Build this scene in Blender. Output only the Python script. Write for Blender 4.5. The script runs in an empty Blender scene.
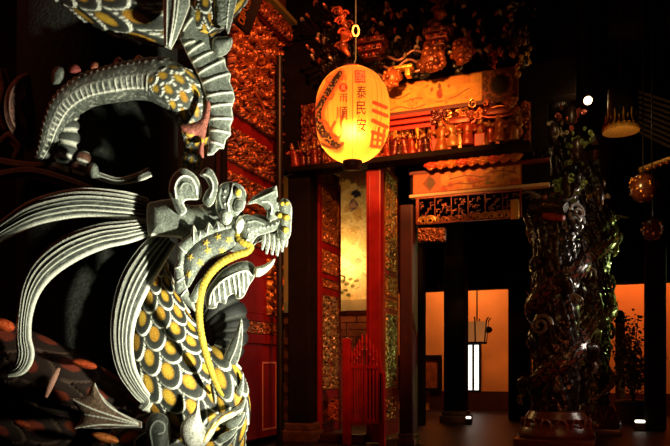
import bpy, bmesh, math, random
import numpy as np
from mathutils import Vector, Matrix

# ------------------------------------------------------------------ camera, world, lights, exposure
SC = bpy.context.scene
COL = SC.collection
FPX = 700.0
HOR = 365.0
EYE = 0.8
YAW = math.radians(21.5)
FWD = np.array([-math.sin(YAW), math.cos(YAW), 0.0])
RGT = np.array([math.cos(YAW), math.sin(YAW), 0.0])
UP = np.array([0.0, 0.0, 1.0])

cam_data = bpy.data.cameras.new('camera')
cam_data.sensor_fit = 'HORIZONTAL'
cam_data.sensor_width = 36.0
cam_data.lens = 36.0 * FPX / 670.0
cam_data.shift_y = (HOR - 223.0) / 670.0
cam_data.clip_start = 0.05
cam = bpy.data.objects.new('camera', cam_data)
COL.objects.link(cam)
cam.location = (0, 0, EYE)
cam.rotation_euler = (math.pi / 2, 0, YAW)
SC.camera = cam

SC.view_settings.view_transform = 'Standard'
SC.view_settings.look = 'None'
SC.view_settings.exposure = 0.0
SC.view_settings.gamma = 1.0
SC.view_settings.use_curve_mapping = False
SC.cycles.use_denoising = True
SC.cycles.max_bounces = 5
SC.cycles.sample_clamp_indirect = 4.0

world = bpy.data.worlds.new('night')
SC.world = world
world.use_nodes = True
wb = world.node_tree.nodes['Background']
wb.inputs['Color'].default_value = (1.0, 0.16, 0.06, 1)
wb.inputs['Strength'].default_value = 0.004


def P(px, py, d):
    """point seen at (px, py) at camera distance d (along the view axis)"""
    px = np.asarray(px, float); py = np.asarray(py, float); d = np.asarray(d, float)
    X = (px - 335.0) / FPX * d
    Z = EYE + (HOR - py) / FPX * d
    return (d[..., None] * FWD + X[..., None] * RGT) + Z[..., None] * UP


def onY(px, py, y):
    t = (px - 335.0) / FPX
    d = y / (FWD[1] + t * RGT[1])
    return P(px, py, d)


def onX(px, py, x):
    t = (px - 335.0) / FPX
    d = x / (FWD[0] + t * RGT[0])
    return P(px, py, d)


def lamp(name, kind, loc, energy, color, size=0.05, target=None, angle=None, blend=0.4):
    l = bpy.data.lights.new(name, kind)
    l.energy = energy
    l.color = color
    if kind in ('POINT', 'SPOT'):
        l.shadow_soft_size = size
    if kind == 'AREA':
        l.size = size
    if kind == 'SPOT':
        l.spot_size = math.radians(angle or 60)
        l.spot_blend = blend
    o = bpy.data.objects.new(name, l)
    COL.objects.link(o)
    o.location = loc
    if target is not None:
        o.rotation_euler = (Vector(target) - Vector(loc)).to_track_quat('-Z', 'Y').to_euler()
    return o


# the floodlight that picks out the dragon, low and to its right in front
lamp('dragon_floodlight', 'SPOT', P(np.array(640.), np.array(470.), np.array(1.15)), 300, (1.0, 0.98, 0.78), 0.04,
     P(np.array(210.), np.array(235.), np.array(2.2)), 70, 1.0)
# added dim red fill at the left, in place of the room's ambient glow
lamp('porch_fill', 'POINT', (-2.6, 1.2, 2.6), 9.0, (1.0, 0.22, 0.10), 0.15)
# warm lamps under the porch roof for the gilded front, plus added door fill
lamp('eaves_lamp', 'SPOT', (-1.4, 3.2, 3.35), 1350, (1.0, 0.34, 0.07), 0.10, (-1.85, 6.65, 3.05), 33, 1.0)
lamp('screen_lamp', 'SPOT', (-1.55, 4.3, 4.3), 300, (1.0, 0.27, 0.07), 0.05, (-3.25, 6.15, 3.1), 80, 0.9)
lamp('door_fill', 'SPOT', (-0.6, 4.6, 3.6), 540, (1.0, 0.29, 0.09), 0.10, (-2.6, 6.9, 1.45), 40, 0.9)  # added fill to brighten the door leaves, no lamp seen there
# lamps inside the hall, then two added fills
lamp('mural_lamp', 'POINT', (-3.50, 8.92, 2.25), 42, (1.0, 0.60, 0.20), 0.06)
lamp('hall_lamp', 'AREA', (-2.35, 11.3, 2.75), 46, (1.0, 0.37, 0.11), 0.5, (-2.35, 12.3, 1.2))
lamp('side_hall_lamp', 'AREA', (0.35, 11.3, 2.75), 40, (1.0, 0.27, 0.07), 0.5, (0.35, 12.3, 1.2))
lamp('column_lamp', 'SPOT', (1.9, 8.0, 2.3), 170, (1.0, 0.86, 0.70), 0.05, (-0.5, 7.5, 1.6), 60, 0.7)
lamp('far_column_lamp', 'SPOT', (1.7, 9.7, 1.9), 110, (0.80, 1.0, 0.30), 0.05, (-0.2, 8.84, 1.7), 56, 0.7)
lamp('burner_fill', 'POINT', P(np.array(622.), np.array(172.), np.array(5.25)), 7.5, (1.0, 0.55, 0.16), 0.03)  # added fill below the burner to light its rim and underside
lamp('red_column_fill', 'POINT', (0.7, 5.4, 0.7), 15, (1.0, 0.20, 0.06), 0.10)  # added low red fill that reddens the column base, no altar here

# ------------------------------------------------------------------ helpers
def rgb(h):
    """sRGB 0-255 triple -> linear"""
    c = np.array(h, float) / 255.0
    return np.where(c <= 0.04045, c / 12.92, ((c + 0.055) / 1.055) ** 2.4)


MATS = {}


def mat_vertex(name, rough=0.5, grain=0.0, bump=0.0, scale=400.0, coat=0.0, spec=0.5):
    """painted surface: colour from the 'Col' attribute, its alpha = gilding"""
    m = bpy.data.materials.new(name); m.use_nodes = True
    nt = m.node_tree; b = nt.nodes['Principled BSDF']
    a = nt.nodes.new('ShaderNodeAttribute'); a.attribute_name = 'Col'
    colour = a.outputs['Color']
    if grain > 0 or bump > 0:
        tc = nt.nodes.new('ShaderNodeTexCoord')
        n = nt.nodes.new('ShaderNodeTexNoise'); n.inputs['Scale'].default_value = scale
        n.inputs['Detail'].default_value = 3
        nt.links.new(tc.outputs['Object'], n.inputs['Vector'])
        if grain > 0:
            mr = nt.nodes.new('ShaderNodeMapRange')
            mr.inputs['From Min'].default_value = 0.3; mr.inputs['From Max'].default_value = 0.7
            mr.inputs['To Min'].default_value = 1 - grain; mr.inputs['To Max'].default_value = 1 + grain * 0.5
            nt.links.new(n.outputs['Fac'], mr.inputs['Value'])
            mx = nt.nodes.new('ShaderNodeVectorMath'); mx.operation = 'MULTIPLY'
            nt.links.new(colour, mx.inputs[0]); nt.links.new(mr.outputs['Result'], mx.inputs[1])
            colour = mx.outputs['Vector']
        if bump > 0:
            bp = nt.nodes.new('ShaderNodeBump'); bp.inputs['Strength'].default_value = bump
            bp.inputs['Distance'].default_value = 0.004
            nt.links.new(n.outputs['Fac'], bp.inputs['Height'])
            nt.links.new(bp.outputs['Normal'], b.inputs['Normal'])
    nt.links.new(colour, b.inputs['Base Color'])
    nt.links.new(a.outputs['Alpha'], b.inputs['Metallic'])
    b.inputs['Roughness'].default_value = rough
    b.inputs['Specular IOR Level'].default_value = spec
    b.inputs['Coat Weight'].default_value = coat
    MATS[name] = m
    return m


def mat_plain(name, col, rough=0.5, metal=0.0, emit=None, strength=0.0, noise=0.0, scale=6.0, bump=0.0, coat=0.0, spec=0.5):
    m = bpy.data.materials.new(name); m.use_nodes = True
    nt = m.node_tree; b = nt.nodes['Principled BSDF']
    b.inputs['Base Color'].default_value = (*col, 1)
    b.inputs['Roughness'].default_value = rough
    b.inputs['Metallic'].default_value = metal
    b.inputs['Coat Weight'].default_value = coat
    b.inputs['Specular IOR Level'].default_value = spec
    if emit is not None:
        b.inputs['Emission Color'].default_value = (*emit, 1)
        b.inputs['Emission Strength'].default_value = strength
    if noise > 0 or bump > 0:
        tc = nt.nodes.new('ShaderNodeTexCoord')
        n = nt.nodes.new('ShaderNodeTexNoise'); n.inputs['Scale'].default_value = scale
        n.inputs['Detail'].default_value = 5
        nt.links.new(tc.outputs['Object'], n.inputs['Vector'])
        if noise > 0:
            r = nt.nodes.new('ShaderNodeValToRGB')
            r.color_ramp.elements[0].position = 0.3; r.color_ramp.elements[1].position = 0.7
            r.color_ramp.elements[0].color = (*[c * (1 - noise) for c in col], 1)
            r.color_ramp.elements[1].color = (*[min(1, c * (1 + noise)) for c in col], 1)
            nt.links.new(n.outputs['Fac'], r.inputs['Fac'])
            nt.links.new(r.outputs['Color'], b.inputs['Base Color'])
        if bump > 0:
            bp = nt.nodes.new('ShaderNodeBump'); bp.inputs['Strength'].default_value = bump
            bp.inputs['Distance'].default_value = 0.01
            nt.links.new(n.outputs['Fac'], bp.inputs['Height'])
            nt.links.new(bp.outputs['Normal'], b.inputs['Normal'])
    MATS[name] = m
    return m


mat_vertex('painted_stone', 0.62, grain=0.45, bump=0.5, scale=260, spec=0.3)
mat_vertex('carved_gilt', 0.30, grain=0.25, bump=0.5, scale=110, spec=0.5)
mat_vertex('painted_board', 0.5, grain=0.2, bump=0.1, scale=30, spec=0.3)
mat_vertex('dark_stone', 0.24, grain=0.4, bump=0.6, scale=60, spec=0.6)
mat_plain('pillar_stone', (0.014, 0.015, 0.012), 0.85, noise=0.55, scale=90, bump=0.6, spec=0.2)
mat_plain('red_lacquer', (0.24, 0.006, 0.006), 0.42, noise=0.25, scale=5, coat=0.0, spec=0.35)
mat_plain('dark_red_wood', (0.10, 0.006, 0.005), 0.5, noise=0.4, scale=6)
mat_plain('black_wood', (0.008, 0.005, 0.004), 0.8, noise=0.4, scale=5, spec=0.08)
mat_plain('gold', (0.75, 0.36, 0.06), 0.32, metal=1.0, noise=0.3, scale=40)
mat_plain('cream_paint', (0.62, 0.42, 0.22), 0.5)
mat_plain('plaster_orange', (0.72, 0.34, 0.12), 0.85, noise=0.12, scale=1.5)
mat_plain('wainscot_red', (0.05, 0.006, 0.004), 0.6, noise=0.3, scale=4)
mat_plain('floor_stone', (0.020, 0.009, 0.007), 0.45, noise=0.4, scale=2.0, bump=0.15)
mat_plain('ceiling_wood', (0.022, 0.010, 0.007), 0.8, noise=0.4, scale=3)
mat_plain('iron', (0.05, 0.05, 0.05), 0.4, metal=0.8)
mat_plain('night_wall', (0.02, 0.012, 0.01), 0.8, noise=0.3, scale=3)


def link_mesh(name, V, F, mat, parent=None, col=None, smooth=True, flip=False):
    me = bpy.data.meshes.new(name)
    V = np.asarray(V, float)
    if isinstance(F, np.ndarray):
        F = F.tolist()
    me.from_pydata(V.tolist(), [], F)
    if smooth:
        me.polygons.foreach_set('use_smooth', np.ones(len(me.polygons), bool))
    if col is not None:
        at = me.color_attributes.new('Col', 'FLOAT_COLOR', 'POINT')
        c = np.asarray(col, float)
        if c.ndim == 1:
            c = np.tile(c, (len(V), 1))
        if c.shape[1] == 3:
            c = np.hstack([c, np.zeros((len(V), 1))])
        at.data.foreach_set('color', c.ravel())
    me.materials.append(MATS[mat] if isinstance(mat, str) else mat)
    me.update()
    o = bpy.data.objects.new(name, me)
    COL.objects.link(o)
    if parent is not None:
        o.parent = parent
        o.matrix_parent_inverse = Matrix.Identity(4)
        if parent.type == 'EMPTY' or True:
            # geometry is given in world space: move it into the parent's space
            pm = world_of(parent).inverted()
            me.transform(pm)
    return o


def world_of(o):
    m = o.matrix_basis.copy()
    if o.parent:
        m = world_of(o.parent) @ m
    return m


def thing(name, label, cat, loc, group=None, kind=None):
    o = bpy.data.objects.new(name, None)
    o.empty_display_size = 0.1
    COL.objects.link(o)
    o.location = [float(v) for v in loc]
    tag(o, label, cat, group, kind)
    return o


def tag(o, label=None, cat=None, group=None, kind=None):
    if label: o['label'] = label
    if cat: o['category'] = cat
    if group: o['group'] = group
    if kind: o['kind'] = kind
    return o


class MB:
    """collects shapes into one mesh"""
    def __init__(s):
        s.V = []; s.F = []; s.n = 0; s.C = []

    def add(s, V, F, c=None):
        V = np.asarray(V, float)
        s.V.append(V)
        s.F += [tuple(int(i) + s.n for i in f) for f in F]
        s.C.append(np.tile(np.asarray(c if c is not None else (1, 1, 1, 0), float), (len(V), 1)) if np.ndim(c) < 2 else np.asarray(c, float))
        s.n += len(V)
        return s

    def box(s, lo, hi, bev=0.0, c=None):
        lo = np.minimum(lo, hi) * 1.0; hi = np.maximum(lo, hi) * 1.0
        if bev <= 0:
            V = [(x, y, z) for x in (lo[0], hi[0]) for y in (lo[1], hi[1]) for z in (lo[2], hi[2])]
            F = [(0, 1, 3, 2), (4, 6, 7, 5), (0, 4, 5, 1), (2, 3, 7, 6), (0, 2, 6, 4), (1, 5, 7, 3)]
            return s.add(V, F, c)
        bm = bmesh.new()
        bmesh.ops.create_cube(bm, size=1.0)
        ctr = (lo + hi) / 2; sz = hi - lo
        for v in bm.verts:
            v.co = Vector((ctr[0] + v.co.x * sz[0], ctr[1] + v.co.y * sz[1], ctr[2] + v.co.z * sz[2]))
        bmesh.ops.bevel(bm, geom=bm.edges[:], offset=min(bev, sz.min() * 0.45), segments=2, affect='EDGES', profile=0.6)
        bm.verts.index_update()
        V = [tuple(v.co) for v in bm.verts]; F = [[v.index for v in f.verts] for f in bm.faces]
        bm.free()
        return s.add(V, F, c)

    def lathe(s, prof, ctr, n=24, c=None, axis=None):
        prof = np.asarray(prof, float)
        a = np.linspace(0, 2 * math.pi, n, endpoint=False)
        V = np.zeros((len(prof), n, 3))
        V[..., 0] = prof[:, 0, None] * np.cos(a); V[..., 1] = prof[:, 0, None] * np.sin(a); V[..., 2] = prof[:, 1, None]
        V = V.reshape(-1, 3)
        if axis is not None:
            q = Vector((0, 0, 1)).rotation_difference(Vector(axis)).to_matrix()
            V = V @ np.array(q).T
        V = V + np.asarray(ctr, float)
        F = []
        for i in range(len(prof) - 1):
            for j in range(n):
                k = (j + 1) % n
                F.append((i * n + j, i * n + k, (i + 1) * n + k, (i + 1) * n + j))
        F.append(tuple(range(n))[::-1]); F.append(tuple((len(prof) - 1) * n + j for j in range(n)))
        return s.add(V, F, c)

    def tube(s, pts, r, n=8, c=None):
        V, F = tube_geo(pts, r, n)
        return s.add(V, F, c)

    def ball(s, ctr, r, c=None, n=10, sq=(1, 1, 1)):
        a = np.linspace(0, math.pi, n)
        prof = np.c_[np.maximum(np.sin(a), 1e-3), -np.cos(a)]
        m = MB(); m.lathe(prof, (0, 0, 0), n + 2)
        V = m.V[0] * np.asarray(sq, float) * r + np.asarray(ctr, float)
        return s.add(V, m.F, c)

    def build(s, name, mat, parent=None, smooth=True, col=True):
        V = np.vstack(s.V); C = np.vstack(s.C)
        o = link_mesh(name, V, s.F, mat, parent, C if col else None, smooth)
        if smooth:
            autosmooth(o)
        return o


def autosmooth(o, ang=40):
    me = o.data
    bm = bmesh.new(); bm.from_mesh(me)
    lim = math.radians(ang)
    for e in bm.edges:
        if len(e.link_faces) == 2 and e.calc_face_angle(0) > lim:
            e.smooth = False
    bm.to_mesh(me); bm.free()


def cr(pts, n):
    """Catmull-Rom through the rows of pts, resampled evenly to n rows"""
    p = np.asarray(pts, float)
    p = np.vstack([2 * p[0] - p[1], p, 2 * p[-1] - p[-2]])
    out = []
    for i in range(1, len(p) - 2):
        t = np.linspace(0, 1, 24, endpoint=False)[:, None]
        a, b, c, d = p[i - 1], p[i], p[i + 1], p[i + 2]
        out.append(0.5 * (2 * b + (c - a) * t + (2 * a - 5 * b + 4 * c - d) * t ** 2 + (3 * b - a - 3 * c + d) * t ** 3))
    out = np.vstack(out + [p[-2][None]])
    k = min(3, p.shape[1])
    L = np.r_[0, np.cumsum(np.linalg.norm(np.diff(out[:, :2 if p.shape[1] != 3 else 3], axis=0), axis=1))]
    q = np.linspace(0, L[-1], n)
    return np.stack([np.interp(q, L, out[:, j]) for j in range(out.shape[1])], 1)


def crc(pts, n):
    """closed smooth outline"""
    p = np.asarray(pts, float)
    m = len(p); out = []
    for i in range(m):
        t = np.linspace(0, 1, 10, endpoint=False)[:, None]
        a, b, c, d = p[i - 1], p[i], p[(i + 1) % m], p[(i + 2) % m]
        out.append(0.5 * (2 * b + (c - a) * t + (2 * a - 5 * b + 4 * c - d) * t ** 2 + (3 * b - a - 3 * c + d) * t ** 3))
    return np.vstack(out)


def tube_geo(pts, r, n=8):
    pts = np.asarray(pts, float); m = len(pts)
    r = np.broadcast_to(np.asarray(r, float), (m,))
    T = np.gradient(pts, axis=0); T /= np.linalg.norm(T, axis=1, keepdims=True) + 1e-12
    ref = np.array([0.13, 0.21, 0.97]) if abs(T[0] @ np.array([0.13, 0.21, 0.97])) < 0.9 else np.array([1.0, 0.1, 0])
    N = np.cross(T, ref); N /= np.linalg.norm(N, axis=1, keepdims=True) + 1e-12
    B = np.cross(T, N)
    a = np.linspace(0, 2 * math.pi, n, endpoint=False)
    V = pts[:, None] + r[:, None, None] * (np.cos(a)[None, :, None] * N[:, None] + np.sin(a)[None, :, None] * B[:, None])
    V = V.reshape(-1, 3)
    F = []
    for i in range(m - 1):
        for j in range(n):
            k = (j + 1) % n
            F.append((i * n + j, i * n + k, (i + 1) * n + k, (i + 1) * n + j))
    F.append(tuple(range(n))[::-1]); F.append(tuple((m - 1) * n + j for j in range(n)))
    return V, F


def seg_dist(X, Y, pts):
    """distance from points to a polyline"""
    pts = np.asarray(pts, float)
    best = np.full(X.shape, 1e9)
    for a, b in zip(pts[:-1], pts[1:]):
        ab = b - a; L = ab @ ab + 1e-12
        t = np.clip(((X - a[0]) * ab[0] + (Y - a[1]) * ab[1]) / L, 0, 1)
        best = np.minimum(best, np.hypot(X - a[0] - t * ab[0], Y - a[1] - t * ab[1]))
    return best


def seg_near(X, Y, pts):
    pts = np.asarray(pts, float)
    best = np.full(X.shape, 1e9); bx = X.copy(); by = Y.copy()
    for a, b in zip(pts[:-1], pts[1:]):
        ab = b - a; L = ab @ ab + 1e-12
        t = np.clip(((X - a[0]) * ab[0] + (Y - a[1]) * ab[1]) / L, 0, 1)
        qx = a[0] + t * ab[0]; qy = a[1] + t * ab[1]
        dd = np.hypot(X - qx, Y - qy)
        m = dd < best
        best = np.where(m, dd, best); bx = np.where(m, qx, bx); by = np.where(m, qy, by)
    return best, bx, by


def inside(X, Y, poly):
    res = np.zeros(X.shape, bool)
    x2, y2 = poly[-1]
    for x1, y1 in poly:
        c = (y1 > Y) != (y2 > Y)
        if abs(y2 - y1) > 1e-12:
            res ^= c & (X < (x2 - x1) * (Y - y1) / (y2 - y1) + x1)
        x2, y2 = x1, y1
    return res


def vnoise(X, Y, seed=0):
    """smooth value noise, about 0..1"""
    xi = np.floor(X).astype(int); yi = np.floor(Y).astype(int)
    fx = X - xi; fy = Y - yi
    fx = fx * fx * (3 - 2 * fx); fy = fy * fy * (3 - 2 * fy)

    def h(a, b):
        n = (a * 374761393 + b * 668265263 + seed * 982451653) & 0xFFFFFFFF
        n = ((n ^ (n >> 13)) * 1274126177) & 0xFFFFFFFF
        return ((n ^ (n >> 16)) & 0xFFFF) / 65535.0
    return (h(xi, yi) * (1 - fx) + h(xi + 1, yi) * fx) * (1 - fy) + (h(xi, yi + 1) * (1 - fx) + h(xi + 1, yi + 1) * fx) * fy


def sstep(a, b, x):
    t = np.clip((x - a) / (b - a), 0, 1)
    return t * t * (3 - 2 * t)


def mixc(C, c, m):
    """lay colour c (3 or 4 long) over C by mask m"""
    c = np.asarray(c, float)
    k = len(c)
    C[:, :k] = C[:, :k] * (1 - m[:, None]) + c * m[:, None]


GREY = np.array([0.15, 0.168, 0.135])
DARK = np.array([0.035, 0.038, 0.03])
WHITE = np.array([0.86, 0.87, 0.72])
YEL = np.array([0.72, 0.47, 0.05])
BROWN = np.array([0.12, 0.05, 0.03])


def puff(name, outline, d, thick, parent, R=None, cell=0.8, base=GREY, edge=(1.6, WHITE), lines=(), spots=(), bump=None,
         tilt=(0, 0), smooth_outline=True, mat='painted_stone', paint=None, back=1.0, view=P, ridge=0.004):
    """a carved solid with the given silhouette: swollen front and back, painted edge and lines raised as ridges.
    lines: (points, halfwidth, colour); spots: (x, y, r, colour)"""
    poly = crc(outline, 0) if smooth_outline else np.asarray(outline, float)
    closed = np.vstack([poly, poly[:1]])
    x0, y0 = poly.min(0) - cell; x1, y1 = poly.max(0) + cell
    nx = int((x1 - x0) / cell) + 2; ny = int((y1 - y0) / cell) + 2
    gx = x0 + np.arange(nx) * cell; gy = y0 + np.arange(ny) * cell
    CX, CY = np.meshgrid(gx[:-1] + cell / 2, gy[:-1] + cell / 2)
    cin = inside(CX, CY, poly)
    X, Y = np.meshgrid(gx, gy)
    X = X.ravel(); Y = Y.ravel()
    jj, ii = np.nonzero(cin)
    quad = np.stack([jj * nx + ii, jj * nx + ii + 1, (jj + 1) * nx + ii + 1, (jj + 1) * nx + ii], 1)
    cnt = np.zeros(nx * ny, int)
    np.add.at(cnt, quad.ravel(), 1)
    used = np.nonzero(cnt)[0]
    bnd = cnt[used] < 4
    remap = -np.ones(nx * ny, int); remap[used] = np.arange(len(used))
    quad = remap[quad]
    ux = X[used]; uy = Y[used]
    dist, qx, qy = seg_near(ux, uy, closed)
    ux = np.where(bnd, qx, ux); uy = np.where(bnd, qy, uy)
    dist = np.where(bnd, 0, dist)
    if R is None:
        R = dist.max()
    prof = np.sqrt(np.clip(1 - (1 - np.clip(dist / R, 0, 1)) ** 2, 0, 1))
    h = thick * prof
    n = len(ux)
    C = np.zeros((n, 4)); C[:, :3] = base
    sc_ = d / FPX
    rid = np.zeros(n)
    if mat == 'painted_stone':
        nz = vnoise(ux * 0.55, uy * 0.55, 23) * 0.6 + vnoise(ux * 1.3, uy * 1.3, 24) * 0.4
        mixc(C, np.minimum(np.asarray(base) * 2.1, 0.8), sstep(0.58, 0.85, nz) * 0.7)
        mixc(C, np.asarray(base) * 0.35, (1 - sstep(0.18, 0.42, nz)) * 0.7)
    if paint is not None:
        paint(ux, uy, dist, C)
    for pts, w, c in lines:
        q = cr(pts, 24) if len(pts) > 2 else np.asarray(pts, float)
        dd = seg_dist(ux, uy, q)
        m = 1 - sstep(w * 0.55, w * 1.05 + 0.25, dd)
        mixc(C, c, m); rid = np.maximum(rid, m)
    for sx, sy, r, c in spots:
        m = 1 - sstep(r * 0.75, r * 1.15, np.hypot(ux - sx, uy - sy))
        mixc(C, c, m); rid = np.maximum(rid, m * 0.8)
    if edge is not None:
        m = 1 - sstep(edge[0] * 0.6, edge[0] * 0.95 + 0.2, dist)
        mixc(C, edge[1], m); rid = np.maximum(rid, m * prof)
    h = h + rid * ridge * (dist > 0)
    if bump is not None:
        h = h + bump(ux, uy) * np.clip(dist / 2, 0, 1)
    cx, cy = poly.mean(0)
    dep = d + tilt[0] * (ux - cx) * sc_ + tilt[1] * (uy - cy) * sc_
    front = view(ux, uy, dep - h)
    inner = ~bnd
    bi = -np.ones(n, int); bi[inner] = n + np.arange(inner.sum()); bi[bnd] = np.nonzero(bnd)[0]
    bk = view(ux[inner], uy[inner], dep[inner] + thick * prof[inner] * back)
    V = np.vstack([front, bk]); C = np.vstack([C, C[inner]])
    F = quad[:, ::-1].tolist() + bi[quad].tolist()
    return link_mesh(name, V, F, mat, parent, C)


def sweep3(name, pts, w, th, front, parent, nt=32, fn=None, mat='painted_stone', base=GREY, cap=True, open_end=False):
    """a body swept along 3-D points: half-width w across, half-thickness th towards 'front'.
    fn(s, u, th, v) -> colour (n,4), displacement (n)"""
    pts = np.asarray(pts, float); m = len(pts)
    w = np.broadcast_to(np.asarray(w, float), (m,)); th = np.broadcast_to(np.asarray(th, float), (m,))
    front = np.broadcast_to(np.asarray(front, float), (m, 3))
    T = np.gradient(pts, axis=0); T /= np.linalg.norm(T, axis=1, keepdims=True) + 1e-12
    Fv = front - (front * T).sum(1, keepdims=True) * T
    Fv /= np.linalg.norm(Fv, axis=1, keepdims=True) + 1e-12
    S = np.cross(T, Fv)
    s = np.r_[0, np.cumsum(np.linalg.norm(np.diff(pts, axis=0), axis=1))]
    a = np.linspace(0, 2 * math.pi, nt, endpoint=False)
    A = np.tile(a, (m, 1)); SS = np.tile(s[:, None], (1, nt)); UU = np.tile(np.linspace(0, 1, m)[:, None], (1, nt))
    if fn is not None:
        C, disp = fn(SS.ravel(), UU.ravel(), A.ravel(), np.cos(A).ravel())
        disp = disp.reshape(m, nt)
    else:
        C = np.zeros((m * nt, 4)); C[:, :3] = base; disp = np.zeros((m, nt))
    ca = np.cos(A); sa = np.sin(A)
    V = pts[:, None] + ((w[:, None] + disp) * ca)[..., None] * S[:, None] + ((th[:, None] + disp) * sa)[..., None] * Fv[:, None]
    V = V.reshape(-1, 3)
    i, j = np.meshgrid(np.arange(m - 1), np.arange(nt), indexing='ij')
    k = (j + 1) % nt
    F = np.stack([i * nt + j, (i + 1) * nt + j, (i + 1) * nt + k, i * nt + k], -1).reshape(-1, 4).tolist()
    F.append(list(range(nt))); F.append([(m - 1) * nt + q for q in range(nt)][::-1])
    return link_mesh(name, V, F, mat, parent, C)


def sweep(name, path, parent, n=120, nt=40, fn=None, flat=0.6, mat='painted_stone', base=GREY):
    """path rows: px, py, depth, half width in px"""
    q = cr(path, n)
    pts = P(q[:, 0], q[:, 1], q[:, 2])
    w = q[:, 3] * q[:, 2] / FPX
    # S = T x F must point so that v=+1 is the right-hand side of the walk
    return sweep3(name, pts, w, w * flat, -FWD, parent, nt, fn, mat, base)


def scales(a, b, big=1.0):
    """overlapping scales, tips towards +a; returns edge distance q, along da, across db"""
    q = np.full(a.shape, 9.0); da_o = np.zeros(a.shape); db_o = np.zeros(a.shape); done = np.zeros(a.shape, bool)
    f = np.floor(a)
    for k in (-1, 0, 1, 2):
        r = f + k
        off = 0.5 * (np.mod(r, 2))
        c = np.round(b - off) + off
        db = b - c; da = a - r
        e = np.sqrt((np.maximum(da, 0) / 1.28) ** 2 + (db / 0.565) ** 2)
        ok = (~done) & (e < 1) & (da > -1.3)
        q = np.where(ok, e, q); da_o = np.where(ok, da, da_o); db_o = np.where(ok, db, db_o)
        done |= ok
    return q, da_o, db_o


A_ = np.array


def scale_paint(a, b, yel=YEL, dark=DARK, white=WHITE, grey=GREY, h=0.010):
    q, da, db = scales(a, b)
    n = len(a)
    C = np.zeros((n, 4)); C[:, :3] = dark
    tip = sstep(0.70, 0.9, q)
    mixc(C, grey * 0.6, tip * (0.35 + 0.4 * vnoise(a * 6, b * 6, 3)))
    root = 1 - sstep(0.0, 0.35, da)
    mixc(C, grey * 0.5, root * 0.6)
    y = np.sqrt(((da - 0.36) / 0.42) ** 2 + (db / 0.225) ** 2)
    ym = 1 - sstep(0.75, 1.1, y)
    mixc(C, yel, ym)
    rv = vnoise(np.floor(a - da + 0.5) * 7.3, np.round((b - db) * 2) * 3.7, 17)
    mixc(C, yel * A_([0.72, 0.50, 0.45]), ym * np.clip(sstep(0.45, 1.0, y) * 0.8 + sstep(0.6, 0.9, rv) * 0.8, 0, 0.9))
    wmask = sstep(0.90, 0.94, q) * (da > -0.15)
    mixc(C, white, wmask)
    disp = h * (0.15 + 0.7 * np.clip((da + 0.2) / 1.4, 0, 1)) + h * 0.25 * wmask - h * 0.9 * sstep(0.94, 1.0, q)
    return C, disp


def rows_fn(nr, white=WHITE, base=GREY, w=0.16, h=0.004, phase=0.0):
    """long grooves with painted ridges running along a lock of mane"""
    def fn(s, u, th, v):
        n = len(s)
        C = np.zeros((n, 4)); C[:, :3] = base
        nz = vnoise(u * 60, th * 9, 5); mixc(C, base * 2.6, sstep(0.55, 0.9, nz) * 0.8); mixc(C, base * 0.3, (1 - sstep(0.2, 0.45, nz)) * 0.8)
        k = (v + 1) / 2 * nr + phase
        f = np.abs(k - np.round(k))
        m = 1 - sstep(w * 0.75, w * 1.25, f)
        mixc(C, white, m)
        return C, h * (m - 0.5) * np.ones(n)
    return fn


# ---- carved relief panels
def scroll_field(X, Y, W, H, seed, rmin, rmax, turns=1.7):
    """height 0..1: a field of overlapping carved scrolls and leaves"""
    rnd = random.Random(seed)
    Hh = 0.15 * vnoise(X / rmin * 1.5, Y / rmin * 1.5, seed)
    nsc = int(2.2 * W * H / (rmin * rmax)) + 6
    for _ in range(min(nsc, 260)):
        cx = rnd.uniform(0, W); cy = rnd.uniform(0, H); R = rnd.uniform(rmin, rmax)
        a0 = rnd.uniform(0, 6.28); hand = rnd.choice((-1, 1)); lift = rnd.uniform(0.0, 0.25)
        m = (np.abs(X - cx) < R) & (np.abs(Y - cy) < R)
        if not m.any():
            continue
        dx = X[m] - cx; dy = Y[m] - cy
        r = np.hypot(dx, dy) / R + 1e-4; t = np.arctan2(dy, dx) * hand + a0
        ins = r < 1
        if rnd.random() < 0.7:
            ph = (r * turns - t / (2 * math.pi)) % 1.0
            hh = (0.45 + 0.55 * np.sin(ph * math.pi)) * np.sqrt(np.clip(1 - r ** 3, 0, 1)) + lift
            hh = hh + 0.10 * np.sin(r * 26 + t * 2)
            hh = np.where(ph < 0.30, 0.08, hh)
        else:
            petals = rnd.choice((4, 5, 6))
            hh = (0.35 + 0.6 * np.abs(np.cos(t * petals / 2)) * (1 - r * 0.6)) * np.sqrt(np.clip(1 - r ** 4, 0, 1)) + lift
            hh = np.where(r < 0.25, 0.9 + lift, hh)
        cur = Hh[m]
        Hh[m] = np.where(ins, np.where(hh > 0.2, np.maximum(hh, 0.0), np.minimum(cur, hh + 0.1)), cur)
    return np.clip(Hh, 0, 1.2)


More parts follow.
